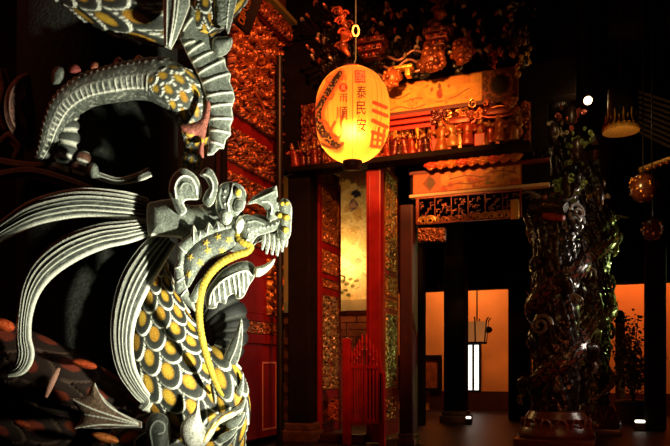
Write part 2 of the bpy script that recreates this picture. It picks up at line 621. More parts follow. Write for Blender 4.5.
def relief(name, o, U, V, N, depth, seed, parent, rmin=0.03, rmax=0.07, ground=(0.10, 0.006, 0.004), ridge=(0.62, 0.24, 0.04), res=0.007,
           mat='carved_gilt', thick=0.02, gilt=0.62, mid=(0.40, 0.02, 0.01), thr=0.5):
    o = np.asarray(o, float); U = np.asarray(U, float); V = np.asarray(V, float); N = np.asarray(N, float)
    W = np.linalg.norm(U); H = np.linalg.norm(V)
    nx = max(4, int(W / res)); ny = max(4, int(H / res))
    gx = np.linspace(0, W, nx); gy = np.linspace(0, H, ny)
    X, Y = np.meshgrid(gx, gy)
    X = X.ravel(); Y = Y.ravel()
    hf = scroll_field(X, Y, W, H, seed, rmin, rmax)
    e = np.minimum(np.minimum(X, W - X), np.minimum(Y, H - Y))
    hf = hf * np.clip(e / 0.006, 0, 1)
    pts = o + X[:, None] / W * U + Y[:, None] / H * V + (hf * depth)[:, None] * N
    n = len(X)
    C = np.zeros((n, 4)); C[:, :3] = ground
    m1 = sstep(0.22, 0.38, hf); mixc(C, mid, m1)
    m2 = sstep(thr - 0.1, thr + 0.1, hf + 0.25 * (vnoise(X / rmax * 1.3, Y / rmax * 1.3, seed + 5) - 0.5)); mixc(C, ridge, m2)
    C[:, 3] = m2 * gilt
    i, j = np.meshgrid(np.arange(ny - 1), np.arange(nx - 1), indexing='ij')
    F = np.stack([i * nx + j, i * nx + j + 1, (i + 1) * nx + j + 1, (i + 1) * nx + j], -1).reshape(-1, 4).tolist()
    if np.cross(U, V) @ N < 0:
        F = [f[::-1] for f in F]
    mb = MB(); mb.add(pts, F, C)
    bv = [o, o + U, o + U + V, o + V]
    bv = [p - N * 0.0005 for p in bv] + [p - N * thick for p in bv]
    mb.add(bv, [(3, 2, 1, 0), (4, 5, 6, 7), (0, 1, 5, 4), (1, 2, 6, 5), (2, 3, 7, 6), (3, 0, 4, 7)], (*ground, 0))
    V_ = np.vstack(mb.V); C_ = np.vstack(mb.C)
    return link_mesh(name, V_, mb.F, mat, parent, C_)


def struct(mb, name, mat, label=None):
    o = mb.build(name, mat, None, smooth=False)
    o['kind'] = 'structure'
    o['category'] = name.split('_')[0]
    o['label'] = label or name.replace('_', ' ')
    return o

# ------------------------------------------------------------------ the setting
XL = -3.30          # face of the left wall
YD = 6.70           # plane of the carved door front
YB = 12.3           # back wall of the hall
A = np.array


def pY(px, py, y): return onY(A(float(px)), A(float(py)), A(float(y)))
def pX(px, py, x): return onX(A(float(px)), A(float(py)), A(float(x)))
def pD(px, py, d): return P(A(float(px)), A(float(py)), A(float(d)))


struct(MB().box(A((-6.0, -2.5, -0.12)), A((8.0, YB + 0.3, 0.0))), 'floor', 'floor_stone', 'dark stone floor of the porch and hall')
struct(MB().box(A((-6.0, -2.5, 5.3)), A((8.0, YB + 0.3, 5.45))), 'ceiling', 'ceiling_wood', 'dark timber ceiling lost in shadow')
struct(MB().box(A((XL - 0.25, 2.6, 0.0)), A((XL - 0.02, YD + 0.2, 5.3))), 'wall_left', 'black_wood', 'dark red side wall of the entrance recess')
struct(MB().box(A((-6.0, YB, 0.0)), A((8.0, YB + 0.25, 5.3))), 'wall_back', 'plaster_orange', 'orange lit plaster wall at the back of the hall')
struct(MB().box(A((7.7, -2.5, 0.0)), A((8.0, YB, 5.3))), 'wall_right', 'night_wall', 'unlit wall at the far right')

# wainscot and the deep lintel that leaves only a band of plaster
z0 = pY(465, 391, YB)[2]
struct(MB().box(A((-3.0, YB - 0.05, 0.0)), A((7.7, YB, z0))), 'baseboard_back', 'wainscot_red', 'dark red wainscot below the orange plaster')
zl = pY(465, 291, 11.2)[2]
struct(MB().box(A((-3.6, 11.05, zl)), A((7.7, 11.2, 5.3))), 'trim_1', 'black_wood', 'black lintel across the top of the orange plaster')

# window slit with two bright panes
wl = pY(466.5, 345, YB - 0.02); wr = pY(481.5, 391, YB - 0.02)
w = MB()
xs = [pY(x, 345, YB)[0] for x in (466.0, 467.6, 472.6, 474.6, 479.2, 481.0)]
zt = pY(473, 345, YB)[2]; zb = pY(473, 390, YB)[2]
for a_, b_ in ((0, 1), (2, 3), (4, 5)):
    w.box(A((xs[a_], YB - 0.05, zb)), A((xs[b_], YB, zt)))
w.box(A((xs[0], YB - 0.05, zt)), A((xs[5], YB, zt + 0.04)))
w.box(A((xs[0], YB - 0.05, zb - 0.04)), A((xs[5], YB, zb)))
win = struct(w, 'window_1', 'black_wood', 'narrow two-light window glowing white in the orange wall')
mat_plain('lit_pane', (0.8, 0.85, 0.8), 0.3, emit=(1.0, 0.97, 0.85), strength=1.6)
for a_, b_ in ((1, 2), (3, 4)):
    MB().box(A((xs[a_], YB - 0.02, zb)), A((xs[b_], YB - 0.005, zt))).build('pane', 'lit_pane', win, False, False)

# inner hall: painted wall seen through the doorway, with sill and brick-red dado
YM = 9.25
XMR = pY(390, 300, YM)[0]
g = []
def mural_mesh():
    x0 = pY(322, 200, YM)[0]; x1 = pY(376, 200, YM)[0]
    zt = pY(352, 150, YM)[2]; zb = pY(352, 300, YM)[2]
    nx, ny = 110, 330
    X, Z = np.meshgrid(np.linspace(x0, x1, nx), np.linspace(zb, zt, ny)); X = X.ravel(); Z = Z.ravel()
    # picture coordinates of the painting on the wall: 0..1 across, 0..1 up
    u = (X - x0) / (x1 - x0) * 54 + 322; v = 300 - (Z - zb) / (zt - zb) * 150
    C = np.zeros((len(u), 4)); C[:, :3] = (0.80, 0.60, 0.30)
    nz = vnoise(u / 7, v / 9, 11); mixc(C, (0.70, 0.42, 0.14), sstep(0.55, 0.9, nz) * 0.6)
    def blob(cx, cy, rx, ry, c, k=1.0, s=1):
        d = np.hypot((u - cx) / rx, (v - cy) / ry) + 0.5 * (vnoise(u / 2.2, v / 2.2, s) - 0.5)
        mixc(C, c, (1 - sstep(0.7, 1.05, d)) * k)
    blob(352, 170, 22, 15, (0.10, 0.03, 0.02), 0.95, 1); blob(362, 182, 7, 9, (0.20, 0.05, 0.03), 0.85, 2); blob(341, 186, 5, 8, (0.45, 0.2, 0.06), 0.7, 12)
    blob(347, 184, 5.5, 6, (0.66, 0.42, 0.15), 1, 3); blob(357, 194, 6, 4.5, (0.02, 0.02, 0.05), 1, 4)
    blob(353.5, 205, 5, 6.5, (0.14, 0.07, 0.16), 1, 5); blob(353.5, 205, 3, 4, (0.55, 0.30, 0.25), 1, 6)
    blob(345, 218, 6, 4, (0.50, 0.33, 0.12), 0.5, 7); blob(355, 229, 5, 3.5, (0.45, 0.26, 0.08), 0.6, 8)
    blob(356, 261, 6, 5, (0.42, 0.20, 0.06), 0.7, 9); blob(350, 257, 4, 3, (0.5, 0.25, 0.1), 0.5, 10)
    for lx, ly in ((343, 281), (347, 284), (351, 279), (346, 290), (342, 292), (353, 286), (357, 281), (349, 295)):
        blob(lx, ly, 2.6, 1.8, (0.10, 0.09, 0.01), 0.9, int(lx))
    rm_ = random.Random(9)
    blob(358, 214, 5, 7, (0.62, 0.34, 0.10), 0.8, 21); blob(348, 208, 4, 5, (0.55, 0.30, 0.10), 0.7, 22); blob(352, 236, 7, 9, (0.72, 0.46, 0.16), 0.6, 23)
    for k in range(46):
        sx_, sy_ = rm_.uniform(338, 364), rm_.uniform(198, 294); an_ = rm_.uniform(-0.9, 0.9); L_ = rm_.uniform(1.5, 5)
        pts = [(sx_, sy_), (sx_ + L_ * math.cos(an_) * 0.5, sy_ + L_ * math.sin(an_) * 0.5 + rm_.uniform(-1, 1)), (sx_ + L_ * math.cos(an_), sy_ + L_ * math.sin(an_))]
        mixc(C, rm_.choice(((0.40, 0.20, 0.06), (0.30, 0.10, 0.05), (0.5, 0.28, 0.08))), (1 - sstep(0.2, 0.75, seg_dist(u, v, cr(pts, 8)))) * rm_.uniform(0.3, 0.8))
    i, j = np.meshgrid(np.arange(ny - 1), np.arange(nx - 1), indexing='ij')
    F = np.stack([i * nx + j, i * nx + j + 1, (i + 1) * nx + j + 1, (i + 1) * nx + j], -1).reshape(-1, 4).tolist()
    m = MB(); m.add(np.c_[X, np.full(len(X), YM), Z], F, C)
    o = link_mesh('painted_mural', np.vstack(m.V), m.F, 'painted_board', None, C)
    return o


struct(MB().box(A((-4.6, YM + 0.004, 0.0)), A((XMR, YM + 0.25, 5.3))), 'wall_inner', 'plaster_orange', 'inner hall wall behind the painted mural')
tag(mural_mesh(), 'yellow painted mural on the inner wall seen through the open doorway', 'mural')
zs = pY(352, 300, YM)[2]; zs2 = pY(352, 311, YM)[2]
struct(MB().box(A((-4.6, YM - 0.06, zs2)), A((XMR, YM, zs))), 'trim_2', 'cream_paint', 'cream ledge below the painted mural')
mat_plain('tile_red', (0.46, 0.10, 0.04), 0.5, noise=0.3, scale=9)
b = MB()
zz = 0.0
while zz < zs2 - 0.05:
    off = 0.15 * (int(zz / 0.1) % 2)
    x = -4.5 + off
    while x < XMR - 0.05:
        b.box(A((x, YM - 0.03, zz)), A((min(x + 0.285, XMR), YM, min(zz + 0.088, zs2))))
        x += 0.30
    zz += 0.1
struct(b, 'trim_3', 'tile_red', 'red brick dado below the cream ledge')

# front wall above the doors (behind the frieze): boards, dark
zbar = pY(400, 158, YD)[2]
zpost = pY(412, 161.5, YD - 0.10)[2] - 0.004
struct(MB().box(A((XL, YD + 0.16, zbar)), A((-0.55, YD + 0.26, 5.3))), 'wall_front', 'black_wood', 'dark boarded wall above the doors behind the carving')
# return wall of the hall right of the doors up to the dragon columns is open

# dark posts in the middle distance
def post(name, pxa, pxb, y, ztop, mat, label, dep=0.25, plinth=None):
    x0 = pY(pxa, 300, y)[0]; x1 = pY(pxb, 300, y)[0]
    t = thing(name, label, 'post', ((x0 + x1) / 2, y + dep / 2, 0))
    m = MB().box(A((x0, y, 0.0)), A((x1, y + dep, ztop)), 0.02)
    m.build('shaft', mat, t, False, False)
    if plinth:
        pz, grow, pm = plinth
        p = MB()
        p.box(A((x0 - grow, y - grow, 0.0)), A((x1 + grow, y + dep + grow, pz * 0.62)), 0.015)
        p.box(A((x0 - grow * 0.5, y - grow * 0.5, pz * 0.62)), A((x1 + grow * 0.5, y + dep + grow * 0.5, pz)), 0.015)
        p.build('plinth', pm, t, False, False)
    return t


mat_plain('plinth_stone', (0.11, 0.045, 0.022), 0.6, noise=0.4, scale=12, bump=0.3)
post('timber_post', 287.5, 309.5, YD - 0.12, zpost, 'black_wood', 'black timber post on a stone plinth between red side screen and doors', 0.22, (0.20, 0.05, 'plinth_stone'))
post('timber_post', 399, 413, YD + 0.02, zbar - 0.46, mat_plain('dim_red_wood', (0.035, 0.003, 0.002), 0.6, noise=0.4, scale=6), 'dark red post right of the open door leaf, under the painted boards', 0.2, (0.12, 0.02, 'plinth_stone'))
post('timber_post', 443.5, 464.5, 9.6, 5.25, 'black_wood', 'black square post standing before the orange back wall', 0.3, (0.16, 0.05, 'plinth_stone'))
post('timber_post', 508, 530, 10.4, 5.25, 'black_wood', 'black post right of the orange wall, behind the first dragon column', 0.3)
post('timber_post', 645, 666.5, 9.4, 5.25, 'black_wood', 'black post at the right edge before the orange wall and shrub', 0.3)
post('timber_post', 412, 422.5, 9.0, 5.25, 'black_wood', 'slim black post left of the orange back wall', 0.2)
# iron rod in the corner
p0 = pD(279.5, 440, 7.02)
m = MB().lathe([(0.032, 0.0), (0.032, 3.9)], (p0[0], p0[1], 0.0), 14).lathe([(0.038, 0.0), (0.038, 0.03)], (p0[0], p0[1], 0.0), 14)
tag(m.build('corner_rod', 'iron', None, True, False), 'thin dark iron pole in the corner beside the red carved screen', 'pole')

# ------------------------------------------------------------------ the stone dragon on its pillar, left foreground
D = 2.2
A = np.array
pc = P(np.array(100.0), np.array(365.0), np.array(2.66))
mb = MB()
mb.lathe([(0.36, -0.6), (0.36, -0.45), (0.31, -0.40), (0.29, -0.3), (0.285, 4.6)], (pc[0], pc[1], 0.6), 64)
pillar = mb.build('stone_pillar', 'pillar_stone')
tag(pillar, 'round dark grey stone pillar behind the foreground dragon', 'pillar')

dragon = thing('dragon_carving', 'large grey stone dragon with gold scales and white painted edges, in the left foreground', 'dragon',
               (pc[0], pc[1], 0.0))


def coil_scale_fn(rows, cols, h, **kw):
    def fn(s, u, th, v):
        return scale_paint(u * rows, th / (2 * math.pi) * cols + 0.25, h=h, **kw)
    return fn


# upper coil, its big scales cut by the top of the picture
sweep('upper_coil', [(28, -110, 2.5, 44), (62, -58, 2.42, 46), (110, -22, 2.33, 47), (152, -5, 2.27, 46), (184, -2, 2.26, 42), (215, -18, 2.36, 34), (238, -60, 2.5, 26)],
      dragon, 190, 150, coil_scale_fn(12, 11, 0.012, grey=GREY * 1.3), 0.75)


# arched coil: ribbed belly below, dotted back above, scales at its right end
def arch_fn(s, u, th, v):
    n = len(s)
    C = np.zeros((n, 4)); C[:, :3] = GREY * 0.75
    disp = np.zeros(n)
    t = (th / math.pi)  # 0 belly side .. 1 back side on the near face
    near = np.sin(th) > -0.3
    nz = vnoise(u * 110, th * 9, 31); mixc(C, WHITE * 0.55, sstep(0.62, 0.9, nz) * 0.7); mixc(C, DARK, (1 - sstep(0.15, 0.4, nz)) * 0.7)
    # belly bands
    bel = (v > 0.12)
    k = u * 46; f = np.abs(k - np.round(k))
    m = (1 - sstep(0.08, 0.22, f)) * bel * near * (v < 0.68) * (0.45 + 0.5 * vnoise(u * 90, v * 3, 6))
    mixc(C, WHITE * 0.9, m); disp += 0.004 * m
    for vv, w_ in ((0.12, 0.03), (0.66, 0.04), (-0.38, 0.025)):
        m = (1 - sstep(w_ * 0.7, w_ * 1.3, np.abs(v - vv))) * near
        mixc(C, WHITE, m); disp += 0.005 * m
    # dotted back
    a_, b_ = u * 46, v * 9
    dd = np.hypot(a_ - np.round(a_), (b_ - np.round(b_)))
    m = (1 - sstep(0.16, 0.3, dd)) * (v < -0.45) * near * (u < 0.62)
    mixc(C, WHITE * 0.7, m); disp += 0.003 * m
    # scales on the falling right part
    sc = sstep(0.60, 0.63, u + 0.05 * v) * (v < 0.75)
    C2, d2 = scale_paint(u * 24, th / (2 * math.pi) * 10, h=0.008, dark=GREY * 0.55, grey=GREY * 1.5)
    C = C * (1 - sc[:, None]) + C2 * sc[:, None]; disp = disp * (1 - sc) + d2 * sc
    return C, disp


sweep('arched_coil', [(40, 160, 2.33, 5), (47, 146, 2.31, 8), (54, 126, 2.29, 11), (66, 106, 2.27, 14.5), (87, 91, 2.24, 16.5), (113, 84, 2.21, 18), (140, 80, 2.19, 19.5), (164, 82, 2.17, 23),
                      (184, 98, 2.16, 22), (194, 122, 2.19, 17), (196, 146, 2.28, 11), (188, 172, 2.38, 8)], dragon, 300, 72, arch_fn, 0.8)
# small flame tufts along the back of the arch
for i, (fx, fy, r, c) in enumerate(((75, 68, 4, (0.25, 0.05, 0.04)), (95, 65, 3.4, (0.28, 0.09, 0.05)), (119, 61, 4, (0.42, 0.13, 0.10)), (139, 59, 4, (0.6, 0.26, 0.05)))):
    puff('back_tuft', [(fx - r * 1.4, fy + r), (fx - r, fy - r * 0.4), (fx, fy - r), (fx + r * 0.9, fy - r * 0.5), (fx + r * 1.5, fy + r * 0.7), (fx, fy + r * 1.3)], 2.2, 0.012, dragon, cell=0.7, base=np.array(c), edge=None)
puff('stone_knob', [(52, 84), (52, 72), (57, 66), (63, 68), (65, 76), (61, 84)], 2.26, 0.03, dragon, base=GREY * 0.8, edge=None)

# banded legs under the arch
def band_fn(nb, base=GREY * 0.35, white=WHITE * 0.7):
    def fn(s, u, th, v):
        n = len(s); C = np.zeros((n, 4)); C[:, :3] = base
        k = u * nb; f = np.abs(k - np.round(k)); m = 1 - sstep(0.12, 0.24, f)
        mixc(C, white, m)
        return C, 0.006 * (np.abs(np.sin(u * nb * math.pi))) - 0.004 * m
    return fn


sweep('leg', [(71, 98, 2.31, 8), (68, 118, 2.30, 9.5), (69, 140, 2.30, 9), (64, 160, 2.31, 8), (58, 176, 2.33, 10)], dragon, 90, 32, band_fn(7))
sweep('claw', [(86, 152, 2.30, 5), (82, 162, 2.29, 6), (78, 174, 2.29, 7)], dragon, 30, 20, band_fn(2, BROWN))
puff('claw', [(88, 173), (88, 167), (92, 162.5), (97, 165), (99, 171), (101, 177), (92, 178)], 2.16, 0.03, dragon, base=GREY * 1.1, edge=None)
sweep('claw', [(98, 176, 2.2, 3.5), (118, 181, 2.19, 3), (138, 177, 2.17, 4), (150, 172, 2.17, 4.5)], dragon, 50, 20, rows_fn(2, WHITE * 0.8, GREY * 0.5))

# dorsal fin hanging at the right of the coil
fin_out = [(191, 4), (185, 18), (179, 38), (187, 55), (194.6, 68.6), (201, 82), (205.5, 96), (208.5, 120), (209, 138), (206.5, 156),
           (213, 155), (219, 149), (224, 149), (226, 140), (231, 135), (230.5, 126), (233.5, 119), (232, 108), (235, 99), (233.5, 90), (230, 82), (231, 74), (226, 66), (225, 58),
           (219, 54), (213, 50), (211, 36), (205, 30), (198, 14)]
ribs = [((182, 46), (194, 41)), ((187, 54), (203, 43)), ((191, 63), (213, 51)), ((197, 74), (224, 60)), ((202, 83), (230, 73)), ((206, 96), (234, 92)), ((208, 107), (234, 104)), ((209, 119), (233, 119)),
        ((209, 130), (230, 133)), ((208, 141), (226, 147)), ((183, 30), (192, 18))]
puff('dorsal_fin', fin_out, 2.13, 0.03, dragon, R=9, base=GREY * 1.15, edge=(1.3, WHITE), lines=[([a, ((a[0] + b[0]) / 2, (a[1] + b[1]) / 2 - 0.8), b], 1.5, WHITE) for a, b in ribs], smooth_outline=False, ridge=0.010)
sweep('fin_scales', [(203, -12, 2.17, 7), (203, 4, 2.14, 8), (202, 20, 2.12, 8.5), (203, 33, 2.11, 5)], dragon, 60, 36, coil_scale_fn(3.4, 4, 0.006, grey=GREY * 1.4), 0.6)
puff('mane_lock', [(162.8, -14), (163.3, 20), (164.2, 47), (168, 48.5), (171, 50), (177, 39), (184, 22), (190, 6), (190, -14)], 2.08, 0.035, dragon, base=GREY * 1.15, edge=(1.2, WHITE),
     lines=[([(167, -14), (166.5, 44)], 0.9, WHITE), ([(176, -14), (173, 20), (169, 46)], 0.9, WHITE), ([(180, -14), (176, 20), (170, 47)], 0.8, WHITE)], smooth_outline=False, ridge=0.007)
puff('stone_slab', [(213.5, -14), (213.5, 27), (220, 29.5), (224, 28), (228.5, 35), (232, 22), (240.5, -14)], 2.2, 0.05, dragon, R=7, base=GREY * 1.05, edge=(0.9, WHITE), smooth_outline=False,
     lines=[([(231, -14), (226, 32)], 0.5, WHITE)], bump=lambda x, y: 0.006 * vnoise(x * 0.8, y * 0.8, 2))
puff('stone_lobe', [(213, 39), (220, 36.5), (231, 37), (232, 45), (227, 53.5), (218, 57), (212.5, 50)], 2.11, 0.035, dragon, base=GREY * 1.5, edge=(0.8, WHITE))
FL = np.array([0.34, 0.11, 0.075])
puff('flame_tuft', [(180.5, 125.5), (190.4, 123.5), (200, 119.5), (204.5, 109), (206.6, 100), (210.4, 104), (209.5, 117), (207, 128), (204, 145), (203.5, 158), (198, 152), (200, 140), (196, 135.5), (190, 138), (184, 134)],
     2.07, 0.016, dragon, base=FL, edge=(0.8, FL * 1.5), lines=[([(186, 135), (196, 137), (203, 141)], 2.0, YEL)])

# cloud scrolls at the far left, dim red light painted into their brown
for k, path in enumerate(([(36, 74, 2.45, 3), (22, 82, 2.42, 5.5), (13, 97, 2.4, 6.5), (13, 118, 2.4, 6.5), (22, 136, 2.42, 5.5), (34, 150, 2.45, 3)],
                          [(46, 42, 2.5, 3), (38, 52, 2.48, 5), (36, 62, 2.46, 5), (43, 70, 2.45, 3)],
                          [(2, 70, 2.5, 4), (6, 90, 2.5, 5), (2, 110, 2.5, 5), (8, 130, 2.5, 4)],
                          [(0, 145, 2.48, 4), (12, 138, 2.47, 6), (22, 148, 2.46, 6), (16, 160, 2.46, 4)],
                          [(30, 96, 2.44, 2), (26, 104, 2.42, 4), (28, 114, 2.42, 4), (34, 120, 2.44, 2)],
                          [(-30, 182, 2.36, 4), (0, 177, 2.33, 5.5), (30, 173, 2.3, 5), (58, 179, 2.27, 4.5), (90, 189, 2.24, 3)],
                          [(-20, 160, 2.42, 5), (10, 166, 2.4, 6), (34, 168, 2.36, 5), (52, 164, 2.34, 3)])):
    sweep('cloud_scroll', path, dragon, 70, 28, rows_fn(2, np.array([0.26, 0.14, 0.10]), BROWN * 0.6, 0.14, 0.006), 0.8)

# three great locks of mane streaming left from the head
sweep('mane_lock', [(147, 209, 2.12, 9.5), (122, 205, 2.11, 12.5), (80, 203, 2.12, 13), (40, 211, 2.15, 11.5), (12, 225, 2.2, 8.5), (-6, 237, 2.24, 6), (-36, 258, 2.3, 3)], dragon, 170, 84, rows_fn(6.2, WHITE, GREY * 0.33, 0.10, 0.010), 0.8)
sweep('mane_lock', [(150, 227, 2.1, 7), (126, 231.5, 2.09, 10.5), (100, 236, 2.09, 12), (70, 248, 2.1, 13), (45, 267, 2.12, 11.5), (31, 289, 2.14, 8.5), (25, 314, 2.15, 6), (23.5, 337, 2.15, 6), (25.5, 355, 2.15, 7), (20, 368, 2.16, 5.5), (7, 374, 2.18, 2)],
      dragon, 220, 84, rows_fn(5.6, WHITE, GREY * 0.33, 0.10, 0.010), 0.8)
sweep('mane_lock', [(166, 238, 2.12, 10), (150, 258, 2.1, 13.5), (135, 283, 2.09, 14), (125, 312, 2.09, 11.5), (122, 342, 2.1, 9.5), (127, 370, 2.1, 8), (139, 391, 2.1, 6), (147, 401, 2.11, 4.5), (142, 409, 2.12, 3)],
      dragon, 220, 84, rows_fn(5.4, WHITE, GREY * 0.28, 0.10, 0.010), 0.8)

# the scaled chest that swings down and forward
sweep('chest', [(155, 262, 2.3, 10), (153, 286, 2.26, 20), (157, 318, 2.22, 30), (165, 350, 2.19, 38), (179, 380, 2.17, 42), (198, 406, 2.17, 40), (212, 434, 2.2, 33), (212, 466, 2.28, 26)], dragon, 300, 220,
      coil_scale_fn(12, 11, 0.010), 0.6)
# near-black forearm widened to paint in the dark gap behind the jaw; scaled shoulder
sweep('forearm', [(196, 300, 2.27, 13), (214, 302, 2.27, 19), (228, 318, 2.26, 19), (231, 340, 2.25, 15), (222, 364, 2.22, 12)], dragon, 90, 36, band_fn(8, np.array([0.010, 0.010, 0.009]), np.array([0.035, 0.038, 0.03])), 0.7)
puff('forearm_spike', [(224, 358), (229, 345), (236, 330), (241, 318), (243, 330), (241, 352), (236, 366), (231, 368)], 2.13, 0.02, dragon, base=GREY * 0.45, edge=(0.9, WHITE * 0.8), lines=[([(230, 362), (237, 345), (241, 324)], 0.5, WHITE * 0.6)])
sweep('shoulder', [(212, 352, 2.2, 9), (219, 366, 2.15, 15), (228, 386, 2.12, 17), (234, 408, 2.12, 15), (232, 430, 2.15, 12), (224, 452, 2.2, 8)], dragon, 130, 110, coil_scale_fn(4.6, 5.4, 0.008, grey=GREY * 1.5), 0.7)
for pts in ([(232, 410), (240, 404), (246, 397), (244, 408), (238, 417)], [(226, 424), (236, 417), (245, 412), (241, 422), (232, 430)], [(218, 437), (228, 431), (238, 428), (232, 437), (223, 443)], [(236, 392), (240, 383), (243, 372), (244, 386), (241, 397)]):
    puff('shoulder_spike', pts, 2.08, 0.012, dragon, cell=0.7, base=GREY, edge=(0.8, WHITE))
puff('mane_tuft', [(199, 394), (194.5, 410), (186, 418), (180.5, 427), (182, 440), (190, 448), (204, 446), (213, 435), (219, 425), (234, 417), (245, 407), (235, 410), (221, 413), (211, 420), (205.5, 429), (201.5, 420), (199.5, 408)], 2.02, 0.03, dragon,
     base=WHITE * 0.8, edge=(0.9, WHITE), cell=0.7, lines=[([(214, 423), (207, 434), (204, 441)], 0.8, YEL), ([(232, 412), (222, 417), (213, 428)], 0.8, YEL)])
# lower coil turning away to the left, in dimmer scale colours
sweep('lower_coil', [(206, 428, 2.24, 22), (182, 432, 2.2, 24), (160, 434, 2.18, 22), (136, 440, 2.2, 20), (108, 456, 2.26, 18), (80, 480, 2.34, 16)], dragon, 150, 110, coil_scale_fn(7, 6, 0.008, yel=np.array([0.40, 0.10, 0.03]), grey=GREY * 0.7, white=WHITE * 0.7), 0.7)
puff('curl_boss', [(146, 432), (147, 420), (154, 413), (164, 414), (170, 424), (170, 440), (164, 452), (152, 452)], 2.07, 0.03, dragon, base=DARK, edge=(1, GREY), lines=[([(152, 446), (150, 430), (156, 421), (164, 424), (164, 432), (158, 434)], 1.0, GREY * 1.2)])
# tail body at the lower left with red spots, dim light darkened into its colours
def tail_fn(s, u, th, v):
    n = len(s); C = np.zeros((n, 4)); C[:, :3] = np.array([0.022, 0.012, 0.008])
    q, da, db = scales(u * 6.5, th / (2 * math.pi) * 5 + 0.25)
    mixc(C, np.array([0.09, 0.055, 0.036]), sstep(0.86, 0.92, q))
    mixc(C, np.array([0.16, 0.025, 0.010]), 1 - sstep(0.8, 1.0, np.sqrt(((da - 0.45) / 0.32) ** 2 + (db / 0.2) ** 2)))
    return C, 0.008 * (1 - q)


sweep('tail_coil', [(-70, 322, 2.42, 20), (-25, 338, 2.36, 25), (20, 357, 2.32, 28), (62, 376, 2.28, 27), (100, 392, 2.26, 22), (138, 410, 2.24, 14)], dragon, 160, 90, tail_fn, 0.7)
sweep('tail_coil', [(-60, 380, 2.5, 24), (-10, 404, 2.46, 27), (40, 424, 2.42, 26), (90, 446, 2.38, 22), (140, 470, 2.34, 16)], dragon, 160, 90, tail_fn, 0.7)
OR = np.array([0.55, 0.075, 0.015])
for cx, cy, rx, ry, c in ((4, 325, 11, 6.5, OR), (84, 364, 13, 4.5, OR * 0.8), (105, 438, 14, 5, np.array([0.5, 0.14, 0.03])), (22, 424, 9, 4, OR * 0.4)):
    a = np.linspace(0, 2 * math.pi, 12, endpoint=False)
    puff('tail_jewel', np.c_[cx + rx * np.cos(a), cy + ry * np.sin(a) + 0.22 * rx * np.cos(a)], 2.14, 0.03, dragon, cell=0.8, base=c, edge=None)
sweep('tail_stripe', [(59, 368, 2.11, 1.5), (55, 376, 2.1, 3), (50, 387, 2.1, 3), (46, 397, 2.11, 1.6)], dragon, 30, 12, None, 0.8, base=np.array([0.36, 0.18, 0.12]))
fl = [(70, 398), (80, 398), (88, 394), (91, 386), (95, 382), (99, 392), (107, 401), (118, 411), (130, 417), (142, 422), (142, 428), (120, 428), (96, 429), (80, 428), (72, 430), (80, 422), (82, 414), (76, 406)]
puff('tail_fin', fl, 2.06, 0.025, dragon, R=12, base=np.array([0.10, 0.06, 0.035]), edge=(0.7, WHITE * 0.65), smooth_outline=False,
     lines=[([(71, 399), (95, 410), (138, 424)], 0.7, WHITE * 0.75), ([(95, 384), (108, 405), (138, 423)], 0.7, WHITE * 0.75), ([(74, 429), (100, 425), (138, 426)], 0.7, WHITE * 0.75), ([(82, 414), (104, 418), (138, 425)], 0.6, WHITE * 0.55)])

# ---- the head
hd = 2.1
head = puff('head', [(147, 206), (156, 201), (168, 199), (176, 198), (186, 204), (196, 205), (206, 203), (212, 196), (220, 190), (232, 190), (240, 196), (242, 208), (246, 216), (258, 214), (270, 218), (279, 224), (281, 232), (268, 238), (256, 244), (250, 250), (238, 252),
                      (226, 252), (212, 257), (202, 265), (196, 276), (190, 285), (184, 278), (184, 262), (186, 250), (182, 240), (172, 237), (158, 237), (148, 235)], hd, 0.085, dragon, R=13, base=GREY, edge=(1.2, WHITE),
             spots=[(x, y, 0.8, WHITE) for x, y in ((222, 196), (226, 199), (223, 204), (227, 209))] + [(x, y, 0.9, WHITE) for x, y in ((258, 233), (262, 231), (266, 229.5), (270, 228), (274, 226), (251, 234), (254, 238), (249, 238), (257, 241), (252, 242), (247, 241), (261, 237))],
             lines=[([(147, 234), (160, 236), (181, 237)], 1.3, WHITE), ([(178, 210), (182, 213)], 1.2, WHITE), ([(200, 206), (206, 212), (211, 212)], 1.2, WHITE), ([(244, 246), (256, 240), (270, 233), (280, 226)], 0.9, WHITE)], ridge=0.006)
puff('ear', [(172.5, 203), (168.5, 191), (172, 176), (183, 168), (194.5, 174.2), (201, 185), (201, 197.5), (196, 200), (190, 200), (185, 201), (184, 204), (187, 211), (181, 216), (176, 211)], 2.0, 0.03, head, base=GREY, edge=(1.5, WHITE),
     lines=[([(176, 198), (175, 186), (181, 176.5), (190, 177), (196, 186), (197, 194)], 1.1, WHITE), ([(180, 188), (184, 183), (190, 184), (193, 190)], 0.8, GREY * 1.8)], ridge=0.006)
puff('horn', [(199.7, 174.6), (205, 168), (211, 169), (216.4, 177.5), (218.5, 187), (215.5, 200), (210, 207), (205, 205), (202.5, 199.7), (206, 191), (209, 187), (205, 179)], 1.99, 0.035, head, base=GREY * 0.9, edge=(1.1, WHITE),
     lines=[([(203, 174), (210, 178), (213, 187), (210, 197)], 0.9, WHITE)], ridge=0.006)
puff('brow', [(216.5, 192), (222, 183.5), (230, 181.5), (237, 182.5), (243, 187), (247, 195), (245, 205), (239, 214), (233, 222), (227, 222), (221, 218), (216, 210)], 1.99, 0.03, head, base=GREY * 0.85, edge=(1.2, WHITE),
     lines=[([(233, 184), (231, 194), (228, 203), (229, 212), (224, 219)], 1.0, WHITE), ([(221, 188), (219, 198), (222, 209)], 0.8, GREY * 2)], spots=[(225, 191, 1.2, WHITE), (224, 197, 1.2, WHITE), (225, 204, 1.1, WHITE), (236, 205, 1.8, WHITE * 0.8)], ridge=0.006)
puff('brow_curl', [(220, 213), (225, 210), (231, 213), (232, 220), (227, 225), (221, 222)], 1.96, 0.022, head, cell=0.7, base=GREY * 2.2, edge=(0.8, WHITE))
